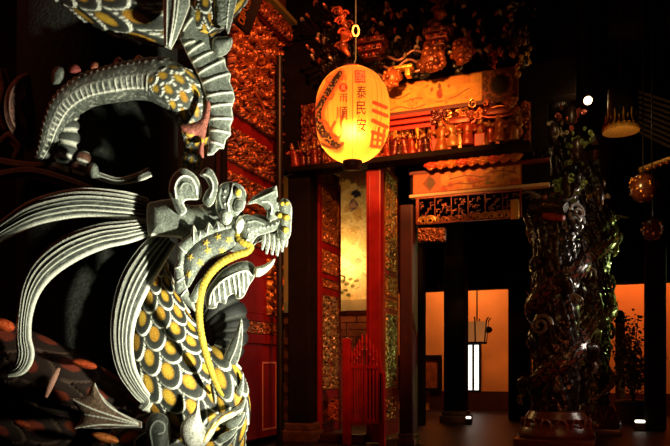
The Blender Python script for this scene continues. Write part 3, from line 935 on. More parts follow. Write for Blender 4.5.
a = np.linspace(0, 2 * math.pi, 12, endpoint=False)
puff('eye', np.c_[238.3 + 3.6 * np.cos(a), 192.8 + 4.4 * np.sin(a)], 1.955, 0.012, head, cell=0.6, base=YEL * 1.1, edge=(0.6, WHITE))
puff('eye_lid', [(236, 200), (241, 199), (245, 203), (243, 210), (237, 213), (234, 208)], 1.96, 0.014, head, cell=0.6, base=GREY * 0.9, edge=(0.8, WHITE))
puff('snout_plate', [(246.5, 205), (249, 201), (254, 196), (264.5, 189.5), (276.5, 185), (277.5, 192), (278.5, 203), (280, 211), (277, 219), (270, 222), (266.5, 218), (267, 212), (262, 206), (256, 203)], 1.98, 0.03, head, base=GREY * 1.1, edge=(1.0, WHITE), smooth_outline=False,
     lines=[([(262, 202), (268, 202), (272, 207), (271, 214)], 0.8, WHITE), ([(250, 202), (264, 196), (275, 191)], 0.5, GREY * 2.2)], ridge=0.006)
puff('upper_lip', [(241, 218), (246, 214.5), (254, 216), (262, 219), (270, 222), (279, 217), (284, 213), (283, 222), (279, 229), (268, 233), (257, 237), (250, 246), (243, 243), (240, 232)], 1.99, 0.035, head, base=GREY * 1.05, edge=(0.8, WHITE),
     spots=[(x, y, 0.95, WHITE) for x, y in ((248, 229), (252, 231.5), (256, 231), (260, 229), (264, 228), (268, 226.5), (272, 225), (276, 223), (249, 235), (253, 237), (247, 240), (258, 234.5))],
     lines=[([(248, 222), (256, 221), (264, 224)], 0.6, GREY * 2)], ridge=0.006)
nose = puff('nose', [(278, 205), (281, 200), (285.5, 198), (290, 202), (292, 209), (291.5, 223), (290.5, 235), (285.5, 241.5), (279, 238), (277, 228), (279, 216)], 1.99, 0.035, head, base=GREY * 1.1, edge=(0.9, WHITE))
for x, y, r in ((282, 203.3, 2.4), (287, 203.3, 2.4), (279.5, 215.5, 2.8), (286.5, 217.5, 3.4), (285.6, 229.8, 3.3)):
    a = np.linspace(0, 2 * math.pi, 10, endpoint=False)
    puff('nose_bead', np.c_[x + r * np.cos(a), y + r * np.sin(a)], 1.955, 0.012, nose, cell=0.6, base=YEL, edge=None)
for k, (x0, x1, y1, w) in enumerate(((264, 262, 250, 1.5), (268, 266.5, 254, 1.8), (272.5, 272, 255, 1.8), (277, 277, 256, 1.9), (281, 282, 252, 1.8), (285, 286, 247, 1.6))):
    sweep('lip_whisker', [(x0, 234, 2.02, w), ((x0 + x1) / 2 + 0.6, (234 + y1) / 2, 2.0, w * 1.15), (x1, y1, 2.01, w * 0.5)], head, 26, 14, rows_fn(2, WHITE, GREY, 0.15, 0.001), 1.0)
sweep('fang', [(240.5, 217.5, 2.0, 2.6), (240, 223, 1.96, 4.2), (239, 229, 1.96, 3.4), (237.5, 234, 1.98, 1.2)], head, 26, 16, None, 0.8, base=np.array([0.88, 0.87, 0.72]))
star = []
for x, y in ((218, 236.5), (208, 250.4), (206, 242.5), (190, 257), (200.4, 262.7), (222.4, 251), (188.7, 274), (229, 240)):
    for k in range(5):
        an = k * 1.2566 + x
        star.append(([(x, y), (x + 3.0 * math.cos(an), y + 3.0 * math.sin(an))], 0.62, YEL * 1.1))
puff('cheek', [(182.2, 266), (184.5, 255), (193.5, 243.7), (207, 234.7), (222.8, 229), (235, 226.5), (237, 234.7), (235, 246), (226, 254), (212, 258.5), (203, 266.5), (196.5, 275.5), (189.5, 287), (184.4, 284)], 1.99, 0.03, head, R=12, base=GREY * 0.95, edge=(0.9, WHITE * 0.8), lines=star, ridge=0.003)
fr = [(174.6, 292), (174, 268), (177.5, 260.5), (178, 244), (184.7, 238.5), (190.5, 234), (193.2, 223.5), (197.5, 231), (205, 229.5), (208.6, 221.5), (213.4, 227.5), (217, 220.5), (225, 226), (235, 220.5), (235.5, 227.5), (222.8, 230.5), (207, 236), (194.5, 245), (185.6, 256), (183.4, 267), (185.7, 284), (190, 295), (194.7, 304), (196, 313), (188, 306), (180, 298)]
puff('cheek_frill', fr, 1.985, 0.016, head, R=5, cell=0.6, base=GREY * 1.25, edge=(0.85, WHITE), smooth_outline=False,
     lines=[(l, 0.6, WHITE) for l in ([(193.2, 225), (194, 243)], [(208.6, 223), (207, 234)], [(217, 222), (219, 230)], [(178, 246), (186, 253)], [(175, 268), (183, 266)], [(177, 282), (185, 277)], [(181, 296), (188, 288)], [(200, 231), (200, 239)], [(226, 226), (227, 229)])], ridge=0.005)
puff('cheek_spike', [(190, 298), (193, 291), (197, 284), (203, 278), (201, 287), (199, 296), (195, 303)], 1.975, 0.012, head, cell=0.6, base=GREY, edge=(0.8, WHITE))
# yellow lip that runs on as a long whisker
sweep('whisker', [(237.2, 231, 1.98, 2.2), (238, 238, 1.97, 2.6), (243, 243, 1.96, 3.2), (251, 246.5, 1.96, 3), (247, 252, 1.96, 3.5), (236, 255.5, 1.96, 4), (222, 262.5, 1.96, 4), (210, 274, 1.96, 4), (202.3, 288, 1.97, 4), (199.3, 306, 1.98, 3.9), (200, 326, 1.99, 3.7), (204, 347, 2.0, 3.5), (210, 367, 2.02, 3.3), (217, 386, 2.03, 2.8), (223, 396, 2.05, 1.6)],
      head, 260, 28, lambda s, u, th, v: (np.c_[np.outer(0.45 + 0.55 * vnoise(u * 150, th * 2.5, 4), YEL * A([0.85, 0.95, 1.0])), np.zeros(len(u))], 0.0006 * np.sin(u * 330)), 0.8)
jaw = puff('lower_jaw', [(205, 298), (208, 289), (213, 281), (222.8, 270), (236.3, 262.5), (248, 261), (255.5, 267), (254.5, 277), (249, 286), (243.5, 297), (237, 299), (234, 294), (228, 297), (225.5, 304), (218.5, 302.5), (216, 308), (207, 308)], 2.03, 0.035, head, R=10, base=GREY * 0.7, edge=(0.9, WHITE),
           lines=[([(209, 304), (212, 292), (222, 281), (236, 273.5), (246, 271), (252, 275)], 0.9, WHITE)] + [([(a_, b_), (c_, d_)], 0.75, WHITE) for a_, b_, c_, d_ in ((213, 291, 215, 305), (218, 285, 220, 301), (223, 281, 226, 300), (228, 278, 231, 295), (233, 275, 236, 294), (238, 273, 240, 296), (243, 272, 244, 292), (247, 272, 249, 284))], ridge=0.006)
puff('tooth', [(254.5, 268), (262, 265.5), (269, 262), (275, 258.5), (273, 265), (267, 272), (260, 276.5), (254.5, 276)], 1.99, 0.022, jaw, base=np.array([0.75, 0.70, 0.52]), edge=(0.7, WHITE), cell=0.7)

# ------------------------------------------------------------------ red and gold carved screen on the left wall
GROUND = (0.05, 0.004, 0.003)


def xz(px, py, x=XL):
    q = pX(px, py, x); return q[1], q[2]


def wall_frame(name, parent, y0, y1, z0, z1, w, mat, x=XL, dep=0.05):
    """rectangular frame lying on the left wall"""
    m = MB()
    m.box(A((x, y0, z0)), A((x + dep, y1, z0 + w)), 0.006); m.box(A((x, y0, z1 - w)), A((x + dep, y1, z1)), 0.006)
    m.box(A((x, y0, z0 + w)), A((x + dep, y0 + w, z1 - w)), 0.006); m.box(A((x, y1 - w, z0 + w)), A((x + dep, y1, z1 - w)), 0.006)
    return m.build(name, mat, parent, False, False)


yR = xz(276.5, 365)[0]
yL = yR - 1.22
scr = thing('carved_screen', 'tall red lacquered wall screen with gilt carved panels behind the dragon head', 'screen', (XL, (yL + yR) / 2, 0))
zz_ = lambda py: xz(272, py)[1]
ztop = xz(277, 46)[1]
m = MB()
m.box(A((XL, yL, 0.06)), A((XL + 0.04, yR, ztop)))
m.build('back_board', 'dim_red_wood', scr, False, False)
# stiles, the left one darkened in colour to drop its brightness
sw = 0.075
for a_ in (yL, yR - sw):
    MB().box(A((XL + 0.04, a_, 0.06)), A((XL + 0.075, a_ + sw, ztop)), 0.008).build('stile', 'red_lacquer' if a_ > yL else 'black_wood', scr, False, False)
zr1 = xz(277, 155)[1]        # red rail under the great panel
zr2 = zz_(262)               # top of the framed panel
rails = [(zr1 - 0.055, zr1 + 0.075), (zz_(196), zz_(188)), (zz_(262), zz_(255)), (zz_(324), zz_(317)), (zz_(345), zz_(336)), (0.08, zz_(433))]
for a_, b_ in rails:
    MB().box(A((XL + 0.04, yL + sw, min(a_, b_))), A((XL + 0.075, yR - sw, max(a_, b_))), 0.008).build('rail', 'red_lacquer', scr, False, False)


def wall_relief(name, z0, z1, seed, rmin, rmax, depth=0.045, ya=yL + sw, yb=yR - sw, x=XL + 0.045, ridge=(0.52, 0.13, 0.03), parent=scr, mid=(0.10, 0.006, 0.004), thr=0.70, res=0.006):
    return relief(name, (x, ya, z0), (0, yb - ya, 0), (0, 0, z1 - z0), (1, 0, 0), depth, seed, parent, rmin, rmax, GROUND, ridge, res, mid=mid, thr=thr)


zp0 = zr1 + 0.075
upper = wall_relief('carved_panel', zp0, ztop - 0.04, 3, 0.05, 0.11, 0.09)
# twisting vines laid over the upper panel
for k, pts in enumerate(([(0.0, 0.62), (0.25, 0.5), (0.5, 0.56), (0.66, 0.36), (0.9, 0.3)], [(0.35, 0.98), (0.55, 0.8), (0.78, 0.83), (0.98, 0.62)], [(0.3, 0.35), (0.55, 0.26), (0.75, 0.1), (0.97, 0.16)], [(0.62, 0.36), (0.8, 0.5), (0.84, 0.72)])):
    q = cr([(XL + 0.105, yL + sw + a_ * (yR - yL - 2 * sw), zp0 + b_ * (ztop - 0.05 - zp0)) for a_, b_ in pts], 40)
    MB().tube(q, 0.016, 8, (0.50, 0.10, 0.03, 0.3)).build('carved_vine', 'carved_gilt', upper)
wall_relief('carved_panel', zz_(188), zr1 - 0.055, 7, 0.04, 0.09, 0.07)
wall_relief('carved_panel', zz_(255), zz_(196), 9, 0.04, 0.09, 0.07)
ya = yR - sw - 0.30
gp = wall_relief('gilt_panel', zz_(317), zz_(262), 12, 0.06, 0.12, 0.08, ya=ya, ridge=(0.8, 0.28, 0.05), thr=0.42)
gp['label'] = 'bright gilt carved panel'
MB().box(A((XL + 0.04, yL + sw, zz_(317))), A((XL + 0.075, ya, zz_(262))), 0.006).build('stile', 'red_lacquer', scr, False, False)
wall_relief('carved_strip', zz_(336), zz_(324), 15, 0.025, 0.045, 0.035, ridge=(0.6, 0.2, 0.05))
# plain red lower panel with a cream line
MB().box(A((XL + 0.04, yL + sw, zz_(433))), A((XL + 0.055, yR - sw, zz_(345)))).build('lower_panel', 'red_lacquer', scr, False, False)
mat_plain('pink_line', (0.8, 0.36, 0.26), 0.5)
wall_frame('cream_line', scr, yR - sw - 0.36, yR - sw - 0.04, zz_(428), zz_(362), 0.018, 'pink_line', XL + 0.05, 0.012)

# the carved strip and painted board under the roof on the left wall
bt = thing('carved_tie_beam', 'red carved beam with gilt upper edge above the carved screen', 'beam', (XL, yR - 0.6, xz(277, 46)[1]))
za = xz(277, 46)[1] + 0.01; zb_ = xz(277, 24)[1]
yb2 = xz(296, 60, XL)[0]
MB().box(A((XL, yR - 1.7, za)), A((XL + 0.10, YD + 0.1, zb_)), 0.01).build('beam_core', 'dark_red_wood', bt, False, False)
wall_relief('carved_face', za + 0.02, zb_ - 0.02, 21, 0.04, 0.08, 0.05, ya=yR - 1.25, yb=YD + 0.08, x=XL + 0.105, ridge=(0.6, 0.14, 0.05), parent=bt)
mat_plain('olive_gold', (0.36, 0.27, 0.06), 0.5)
MB().box(A((XL, yR - 1.7, zb_)), A((XL + 0.19, YD + 0.1, zb_ + 0.045)), 0.01).build('gilt_edge', 'olive_gold', bt, False, False)
brd = MB()
mat_plain('brown_board', (0.34, 0.10, 0.03), 0.45, noise=0.5, scale=7)
z1_ = zb_ + 0.06
tb = tag(brd.box(A((XL, yR - 1.2, z1_)), A((XL + 0.06, YD + 0.1, 5.28)), 0.01).build('painted_board', 'brown_board', None, False, False), 'brown varnished board under the roof above the red carved beam', 'board')

# black name board with two gilt characters, leaning out from the wall
def text_geo(ch, size):
    cu = bpy.data.curves.new('glyph', 'FONT'); cu.body = ch; cu.size = size; cu.align_x = 'CENTER'; cu.align_y = 'CENTER'; cu.extrude = 0.0; cu.offset = size * 0.006
    ob = bpy.data.objects.new('glyph', cu); COL.objects.link(ob)
    dg = bpy.context.evaluated_depsgraph_get()
    me = bpy.data.meshes.new_from_object(ob.evaluated_get(dg))
    bm = bmesh.new(); bm.from_mesh(me)
    bmesh.ops.triangulate(bm, faces=bm.faces[:])
    bmesh.ops.subdivide_edges(bm, edges=[e for e in bm.edges if e.calc_length() > size * 0.12], cuts=2)
    bmesh.ops.triangulate(bm, faces=bm.faces[:])
    bm.verts.index_update()
    V = A([tuple(v.co) for v in bm.verts]); F = [tuple(v.index for v in f.verts) for f in bm.faces]
    bm.free()
    bpy.data.objects.remove(ob); bpy.data.curves.remove(cu); bpy.data.meshes.remove(me)
    if len(V):
        V = V - np.r_[(V.max(0) + V.min(0))[:2] / 2, 0]
    return V, F


def oriented_box(mb_, ctr, ax, ay, az, sx, sy, sz, c=None):
    ctr = A(ctr)
    V = [ctr + a_ * sx / 2 * ax + b_ * sy / 2 * ay + c_ * sz / 2 * az for a_ in (-1, 1) for b_ in (-1, 1) for c_ in (-1, 1)]
    return mb_.add(V, [(0, 1, 3, 2), (4, 6, 7, 5), (0, 4, 5, 1), (2, 3, 7, 6), (0, 2, 6, 4), (1, 5, 7, 3)], c)


bx = XL + 0.62
pa = pX(241, 12, bx)
ay = A((0.0, 1.0, 0.0)); az = A((0.42, 0, 0.91)); az = az / np.linalg.norm(az); ax = np.cross(ay, az)
plq = thing('name_board', 'black hanging name board with two gilt characters beside the dragon fin', 'sign', pa)
bw = 0.36; bh = 1.5
ctr = pa + az * (bh / 2 - 0.1)
oriented_box(MB(), ctr, ax, ay, az, 0.04, bw, bh).build('board', 'black_wood', plq, False, False)
for k, (ch, up) in enumerate((('參', 0.115), ('色', 0.02))):
    V, F = text_geo(ch, 0.105)
    if len(V):
        c0 = pa + az * (up - 0.05 + 0.0) + ax * 0.024
        W_ = c0 + V[:, :1] * ay + V[:, 1:2] * az
        n_ = len(W_)
        W2 = np.vstack([W_, W_ + ax * 0.008])
        F2 = [tuple(i + n_ for i in f) for f in F] + [tuple(reversed(f)) for f in F]
        link_mesh('character', W2, F2, 'gold', plq, None, False)

# ------------------------------------------------------------------ door leaves folded inwards, with carved panels
def door_leaf(px0, label, panels, y0=YD + 0.16, length=0.64, ztop=2.86):
    x = pY(px0, 300, y0)[0]
    t = thing('door_leaf', label, 'door', (x, y0 + length / 2, 0.06), 'carved door leaves')
    y1 = y0 + length
    MB().box(A((x - 0.05, y0, 0.06)), A((x - 0.012, y1, ztop))).build('back_board', 'dark_red_wood', t, False, False)
    s = 0.075
    for k, a_ in enumerate((y0, y1 - s)):
        MB().box(A((x - 0.05, a_, 0.06)), A((x + 0.012, a_ + s, ztop)), 0.008).build('stile', 'red_lacquer', t, False, False)
    dmid = -math.sin(YAW) * x + math.cos(YAW) * (y0 + length / 2)
    zz = lambda py: EYE + (HOR - py) * dmid / FPX
    edges = [(zz(b), zz(a)) for a, b, *_ in panels]
    prev = ztop
    for (lo, hi) in edges:
        MB().box(A((x - 0.05, y0 + s, hi)), A((x + 0.012, y1 - s, prev)), 0.006).build('rail', 'red_lacquer', t, False, False)
        prev = lo
    MB().box(A((x - 0.05, y0 + s, 0.06)), A((x + 0.012, y1 - s, prev)), 0.006).build('rail', 'red_lacquer', t, False, False)
    for k, ((lo, hi), pn) in enumerate(zip(edges, panels)):
        rm, rx, ridge, ground, mid = pn[2:7]
        relief('carved_panel', (x - 0.010, y0 + s, lo), (0, length - 2 * s, 0), (0, 0, hi - lo), (1, 0, 0), 0.03, 31 + k * 3 + int(px0), t, rm, rx, ground, ridge, 0.0055, mid=mid, thr=0.5)
        # thin gilt bead around each panel
        m = MB(); w_ = 0.008; ya_, yb_ = y0 + s, y1 - s; xa, xb = x - 0.01, x + 0.018
        m.box(A((xa, ya_, lo)), A((xb, ya_ + w_, hi))); m.box(A((xa, yb_ - w_, lo)), A((xb, yb_, hi)))
        m.box(A((xa, ya_ + w_, lo)), A((xb, yb_ - w_, lo + w_))); m.box(A((xa, ya_ + w_, hi - w_)), A((xb, yb_ - w_, hi)))
        m.build('bead', 'gold', t, False, False)
    return t


RG = (0.72, 0.30, 0.10); RD = (0.04, 0.01, 0.01); MD = (0.22, 0.012, 0.008)
GRN = (0.55, 0.46, 0.26); GD = (0.02, 0.015, 0.015)
door_leaf(318.5, 'red carved door leaf folded back at the left of the doorway beside the picket gate',
          [(172, 245, 0.035, 0.07, RG, RD, MD), (252, 275, 0.03, 0.06, RG, (0.09, 0.01, 0.01), MD), (280, 289, 0.02, 0.035, RG, (0.09, 0.01, 0.01), MD), (296, 389, 0.035, 0.075, GRN, GD, (0.35, 0.03, 0.01)), (398, 422, 0.04, 0.07, (0.7, 0.16, 0.04), (0.16, 0.02, 0.008), (0.45, 0.06, 0.02))])
door_leaf(381.5, 'red carved door leaf right of the red door post, beside the dark opening',
          [(176, 271, 0.035, 0.07, RG, RD, MD), (277, 296, 0.03, 0.06, RG, (0.09, 0.01, 0.01), MD), (300, 309, 0.02, 0.035, RG, (0.09, 0.01, 0.01), MD), (314, 388, 0.035, 0.075, GRN, GD, (0.35, 0.03, 0.01)), (397, 419, 0.04, 0.07, (0.5, 0.12, 0.04), (0.12, 0.02, 0.008), (0.32, 0.05, 0.02))], length=0.58)
# red post between doorway and right leaf
x0 = pY(366, 300, YD - 0.02)[0]; x1 = pY(380.5, 300, YD - 0.02)[0]
dp = thing('door_post', 'plain red lacquered door post behind the right half of the picket gate', 'post', ((x0 + x1) / 2, YD, 0))
MB().box(A((x0, YD - 0.02, 0.02)), A((x1, YD + 0.10, zpost)), 0.012).build('shaft', 'red_lacquer', dp, False, False)
MB().box(A((x0 + 0.03, YD - 0.034, 0.3)), A((x0 + 0.045, YD - 0.02, 2.7)), 0.003).build('moulding', 'red_lacquer', dp, False, False)

# threshold
thr = MB().box(A((pY(319.5, 300, YD - 0.06)[0], YD - 0.06, 0.0)), A((x0 - 0.006, YD + 0.06, 0.10)), 0.02)
tag(thr.build('door_threshold', 'wainscot_red', None, False, False), 'dark red timber sill on the floor under the picket gate', 'threshold')

# picket half-gate
yg = YD - 0.14
mat_plain('gate_red', (0.36, 0.008, 0.006), 0.4, noise=0.25, scale=8)
gx0 = pY(343, 400, yg)[0]; gx1 = pY(384.5, 400, yg)[0]
gate = thing('picket_gate', 'low red picket half-gate with stepped tops standing in the doorway', 'gate', ((gx0 + gx1) / 2, yg, 0))
gz = lambda py, px=364: pY(px, py, yg)[2]
gm = (gx0 + gx1) / 2
MB().box(A((gx0, yg - 0.02, 0.0)), A((gx0 + 0.075, yg + 0.05, gz(338))), 0.01).build('gate_post', 'gate_red', gate, False, False)
MB().box(A((gx1 - 0.06, yg - 0.0, 0.0)), A((gx1, yg + 0.05, gz(372))), 0.01).build('gate_post', 'gate_red', gate, False, False)
for side, (a_, b_, tops) in enumerate(((gx0 + 0.075, gm - 0.006, (352, 349, 345, 341, 336)), (gm + 0.006, gx1 - 0.03, (336, 341, 346, 351, 356)))):
    leaf = MB()
    leaf.box(A((a_, yg, gz(369))), A((b_, yg + 0.03, gz(365))), 0.004)
    leaf.box(A((a_, yg, gz(424))), A((b_, yg + 0.03, gz(419.5))), 0.004)
    leaf.box(A((a_, yg, gz(419.5))), A((a_ + 0.022, yg + 0.03, gz(369))), 0.0)
    leaf.box(A((b_ - 0.022, yg, gz(419.5))), A((b_, yg + 0.03, gz(369))), 0.0)
    lf = leaf.build('gate_leaf', 'gate_red', gate, False, False)
    n = 5
    for k in range(n):
        xc = a_ + (k + 0.5) / n * (b_ - a_)
        zt_ = gz(tops[k]); zb2 = gz(426)
        pk = MB()
        pk.lathe([(0.011, zb2), (0.011, gz(366)), (0.010, zt_ - 0.15), (0.017, zt_ - 0.14), (0.010, zt_ - 0.12), (0.012, zt_ - 0.08), (0.018, zt_ - 0.06), (0.009, zt_ - 0.04), (0.013, zt_ - 0.02), (0.003, zt_ + 0.02)], (xc, yg + 0.015, 0), 10)
        pk.build('picket', 'gate_red', lf, True, False)
# inner sill post stubs

# little wall lamp behind the left leaf that lights the mural
wlq = A((-3.50, 8.92, 2.25))
wl_ = thing('wall_lamp', 'small glowing wall lamp beside the mural, half hidden by the left door leaf', 'lamp', (-3.50, YM, 2.05))
MB().ball(wlq, 0.035, None, 12).build('bulb', mat_plain('mural_bulb', (1, 0.8, 0.5), 0.3, emit=(1.0, 0.62, 0.25), strength=8), wl_, True, False)
MB().tube(cr([(-3.50, YM, 2.05), (-3.50, YM - 0.2, 2.05), (-3.50, 8.92, 2.12), (-3.50, 8.92, 2.22)], 14), 0.012, 8).build('arm', 'iron', wl_, True, False)

# ------------------------------------------------------------------ carved frieze, painted boards and brackets over the doors
def ygrid(name, pxa, pxb, pytop, pybot, y, parent, paint, mat='painted_board', nx=180, ny=60, pxm=None):
    """flat painted face in the plane y; paint(u, v, C) with u 0..1 to the right, v 0..1 downwards"""
    pxm = pxm or (pxa + pxb) / 2
    x0 = pY(pxa, 300, y)[0]; x1 = pY(pxb, 300, y)[0]; zt = pY(pxm, pytop, y)[2]; zb = pY(pxm, pybot, y)[2]
    U, Vv = np.meshgrid(np.linspace(0, 1, nx), np.linspace(1, 0, ny)); U = U.ravel(); Vv = Vv.ravel()
    C = np.zeros((len(U), 4)); paint(U, Vv, C)
    X = x0 + U * (x1 - x0); Z = zt + Vv * (zb - zt)
    i, j = np.meshgrid(np.arange(ny - 1), np.arange(nx - 1), indexing='ij')
    F = np.stack([i * nx + j, i * nx + j + 1, (i + 1) * nx + j + 1, (i + 1) * nx + j], -1).reshape(-1, 4).tolist()
    m = MB().add(np.c_[X, np.full(len(X), y), Z], F, C)
    e = 0.002
    m.box(A((x0, y + e, zb)), A((x1, y + 0.05, zt)), 0, (0.12, 0.02, 0.01, 0))
    return link_mesh(name, np.vstack(m.V), m.F, mat, parent, np.vstack(m.C), smooth=False), (x0, x1, zb, zt)


def blobs(U, V, C, asp, items):
    for cx, cy, rx, ry, c, k, s in items:
        d = np.hypot((U - cx) * asp / rx, (V - cy) / ry) + (0.3 if s < 5 else 0.7) * (vnoise(U * asp * 16, V * 16, s) - 0.5)
        mixc(C, c, (1 - sstep(0.6, 1.0, d)) * k)


YF = YD - 0.10


def paint_upper(U, V, C):
    asp = 5.0
    C[:, :3] = (0.78, 0.37, 0.06)
    mixc(C, (0.62, 0.22, 0.035), sstep(0.45, 0.8, vnoise(U * 14, V * 4, 5)) * 0.7)
    rnd = random.Random(4)
    it = [(0.43, 0.55, 0.15, 0.22, (0.30, 0.05, 0.02), 1, 1), (0.43, 0.28, 0.08, 0.14, (0.22, 0.06, 0.02), 1, 2), (0.37, 0.36, 0.08, 0.10, (0.28, 0.08, 0.03), 0.9, 3), (0.5, 0.32, 0.08, 0.08, (0.3, 0.08, 0.03), 0.8, 4), (0.43, 0.8, 0.20, 0.06, (0.35, 0.12, 0.03), 0.8, 8)]
    for k in range(22):
        it.append((rnd.uniform(0.02, 0.68), rnd.uniform(0.15, 0.95), rnd.uniform(0.02, 0.07), rnd.uniform(0.02, 0.06), (0.34, 0.10, 0.03), rnd.uniform(0.4, 0.9), k + 10))
    blobs(U, V, C, asp, it)
    for pts in ([(0.02, 0.9), (0.12, 0.8), (0.22, 0.92), (0.32, 0.84)], [(0.5, 0.75), (0.56, 0.7), (0.6, 0.6), (0.65, 0.5)], [(0.05, 0.45), (0.12, 0.5), (0.2, 0.38)], [(0.15, 0.65), (0.25, 0.58), (0.3, 0.62)]):
        q = cr(pts, 20); mixc(C, (0.25, 0.08, 0.02), 1 - sstep(0.012, 0.028, seg_dist(U * asp, V, q * A([asp, 1]))))
    # dark medallion with its ornate surround at the right end
    m = sstep(0.735, 0.75, U); mixc(C, (0.10, 0.025, 0.012), m)
    sc = vnoise(U * 60, V * 12, 9); mixc(C, (0.34, 0.09, 0.03), m * sstep(0.55, 0.7, sc))
    d = np.hypot((U - 0.875) * asp / 0.42, (V - 0.5) / 0.42)
    mixc(C, (0.32, 0.10, 0.03), m * (1 - sstep(0.03, 0.07, np.abs(d - 1.0))))
    mixc(C, (0.012, 0.006, 0.006), m * (1 - sstep(0.72, 0.80, d)))
    e = np.minimum(np.minimum(U * asp, (1 - U) * asp), np.minimum(V, 1 - V))
    mixc(C, (0.20, 0.05, 0.02), 1 - sstep(0.02, 0.05, e))


zU = lambda py, px=452: pY(px, py, YF)[2]
ub = thing('painted_beam', 'long gold painted beam with a dark oval medallion, above the carved frieze', 'beam', pY(452, 100, YF))
o_, (ux0, ux1, uzb, uzt) = ygrid('painted_face', 384.5, 518, 76.0, 105.5, YF, ub, paint_upper, nx=300, ny=70)
MB().box(A((ux0 - 0.15, YF + 0.052, uzb - 0.03)), A((ux1 + 0.5, YF + 0.21, uzt + 0.03)), 0.01).build('beam_core', 'black_wood', ub, False, False)
MB().box(A((ux0, YF - 0.02, uzb - 0.035)), A((ux1, YF + 0.05, uzb)), 0.006).build('lower_edge', 'dark_red_wood', ub, False, False)

# ---- frieze: ledge, red mouldings, figures, openwork
ledx0 = pY(293.5, 165, YF)[0]; ledx1 = pY(531, 150, YF)[0]
zl0 = pY(412, 161.5, YF)[2]; zl1 = pY(412, 156, YF)[2]
fz = thing('carved_frieze', 'red and gilt carved frieze of small standing figures above the doorway', 'frieze', ((ledx0 + ledx1) / 2, YF, zl1))
MB().box(A((ledx0, YF - 0.10, zl0)), A((ledx1, YF + 0.13, zl1)), 0.012).build('ledge', 'black_wood', fz, False, False)
mat_plain('rail_red', (0.42, 0.022, 0.008), 0.4, noise=0.2, scale=8)
zr_a = pY(412, 129, YF)[2]; zr_b = pY(412, 112.5, YF)[2]
rx0 = pY(384, 120, YF)[0]; rx1 = pY(431, 120, YF)[0]
step = (zr_b - zr_a) / 3
for k in range(3):
    MB().box(A((rx0, YF + 0.02 - 0.02 * k, zr_a + k * step + 0.008)), A((rx1, YF + 0.14, zr_a + (k + 1) * step - 0.002)), 0.01).build('moulding', 'rail_red', fz, False, False)
# dark lattice of carving behind the figures
relief('carved_ground', (ledx0, YF + 0.15, zl1 - 0.03), (rx1 - ledx0, 0, 0), (0, 0, zr_a - zl1), (0, -1, 0), 0.03, 77, fz, 0.03, 0.06, (0.03, 0.004, 0.003), (0.4, 0.08, 0.02), 0.009, mid=(0.16, 0.01, 0.006))
zfz = uzb - 0.03
lp_ = thing('carved_side_panel', 'dark red carved panel left of the paper lantern, above the small figures', 'panel', (ledx0 + 0.3, YF + 0.2, zr_a))
relief('carved_face', (ledx0, YF + 0.20, zr_a + 0.002), (pY(345, 120, YF)[0] - ledx0, 0, 0), (0, 0, uzt - zr_a + 0.01), (0, -1, 0), 0.05, 78, lp_, 0.03, 0.07, (0.015, 0.003, 0.002), (0.34, 0.07, 0.02), 0.009, mid=(0.12, 0.01, 0.006))
relief('openwork', (rx1 - 0.01, YF + 0.12, zl1), (ledx1 - rx1, 0, 0), (0, 0, zfz - zl1), (0, -1, 0), 0.09, 79, fz, 0.035, 0.08, (0.01, 0.003, 0.002), (0.52, 0.13, 0.03), 0.007, mid=(0.20, 0.014, 0.008), thr=0.55)


def figure_mb(rnd, s=1.0, c_robe=(0.45, 0.05, 0.02), gild=0.5):
    """a little carved gilt figure, 1 unit = its height"""
    m = MB()
    robe = (*c_robe, gild); skin = (0.62, 0.30, 0.12, 0.3); hat = (0.55, 0.22, 0.05, 0.8)
    lean = rnd.uniform(-0.06, 0.06)
    m.lathe([(0.17, 0.0), (0.19, 0.03), (0.15, 0.22), (0.12, 0.40), (0.145, 0.55), (0.15, 0.64), (0.10, 0.72), (0.05, 0.75)], (0, 0, 0), 12, robe)
    m.lathe([(0.125, 0.385), (0.14, 0.40), (0.125, 0.43)], (0, 0, 0), 12, hat)
    m.ball((lean, 0, 0.82), 0.078, skin, 8, (0.9, 0.95, 1.15))
    if rnd.random() < 0.6:
        m.lathe([(0.085, 0.86), (0.08, 0.90), (0.04, 0.96), (0.05, 0.99), (0.01, 1.02)], (lean, 0, 0), 10, hat)
    else:
        m.ball((lean, 0.01, 0.90), 0.06, (0.03, 0.01, 0.01, 0), 8)
    for sd in (-1, 1):
        a_ = rnd.uniform(-0.12, 0.28); out = rnd.uniform(0.16, 0.27)
        m.tube(cr([(sd * 0.13, 0, 0.66), (sd * out, -0.04, 0.56 + a_ * 0.5), (sd * (out - 0.03), -0.13, 0.52 + a_)], 8), np.linspace(0.05, 0.075, 8), 7, robe)
        m.ball((sd * (out - 0.03), -0.14, 0.525 + a_), 0.035, skin, 6)
    if rnd.random() < 0.5:
        m.tube([(0.24, -0.13, 0.1), (0.22, -0.13, 1.05)], 0.016, 6, hat)
    return m


rnd = random.Random(8)
figs = []
for k in range(8):
    figs.append(figure_mb(random.Random(k + 3), c_robe=((0.30, 0.03, 0.012), (0.36, 0.09, 0.02), (0.12, 0.008, 0.006), (0.45, 0.18, 0.05), (0.05, 0.006, 0.005), (0.34, 0.04, 0.015), (0.16, 0.012, 0.008), (0.40, 0.14, 0.05))[k], gild=0.25))


def put_figure(px, base_z, h, y, parent, k):
    src = figs[k % 8]
    x = pY(px, 150, y)[0]
    m = MB()
    V = np.vstack(src.V) * h * A([1.25, 1.0, 1.0]); V[:, 0] += V[:, 2] * rnd.uniform(-0.22, 0.22); r = rnd.uniform(-0.6, 0.6)
    c_, s_ = math.cos(r), math.sin(r)
    V = np.c_[V[:, 0] * c_ - V[:, 1] * s_ + x, V[:, 0] * s_ + V[:, 1] * c_ + y, V[:, 2] + base_z]
    return link_mesh('carved_figure', V, src.F, 'carved_gilt', parent, np.vstack(src.C))


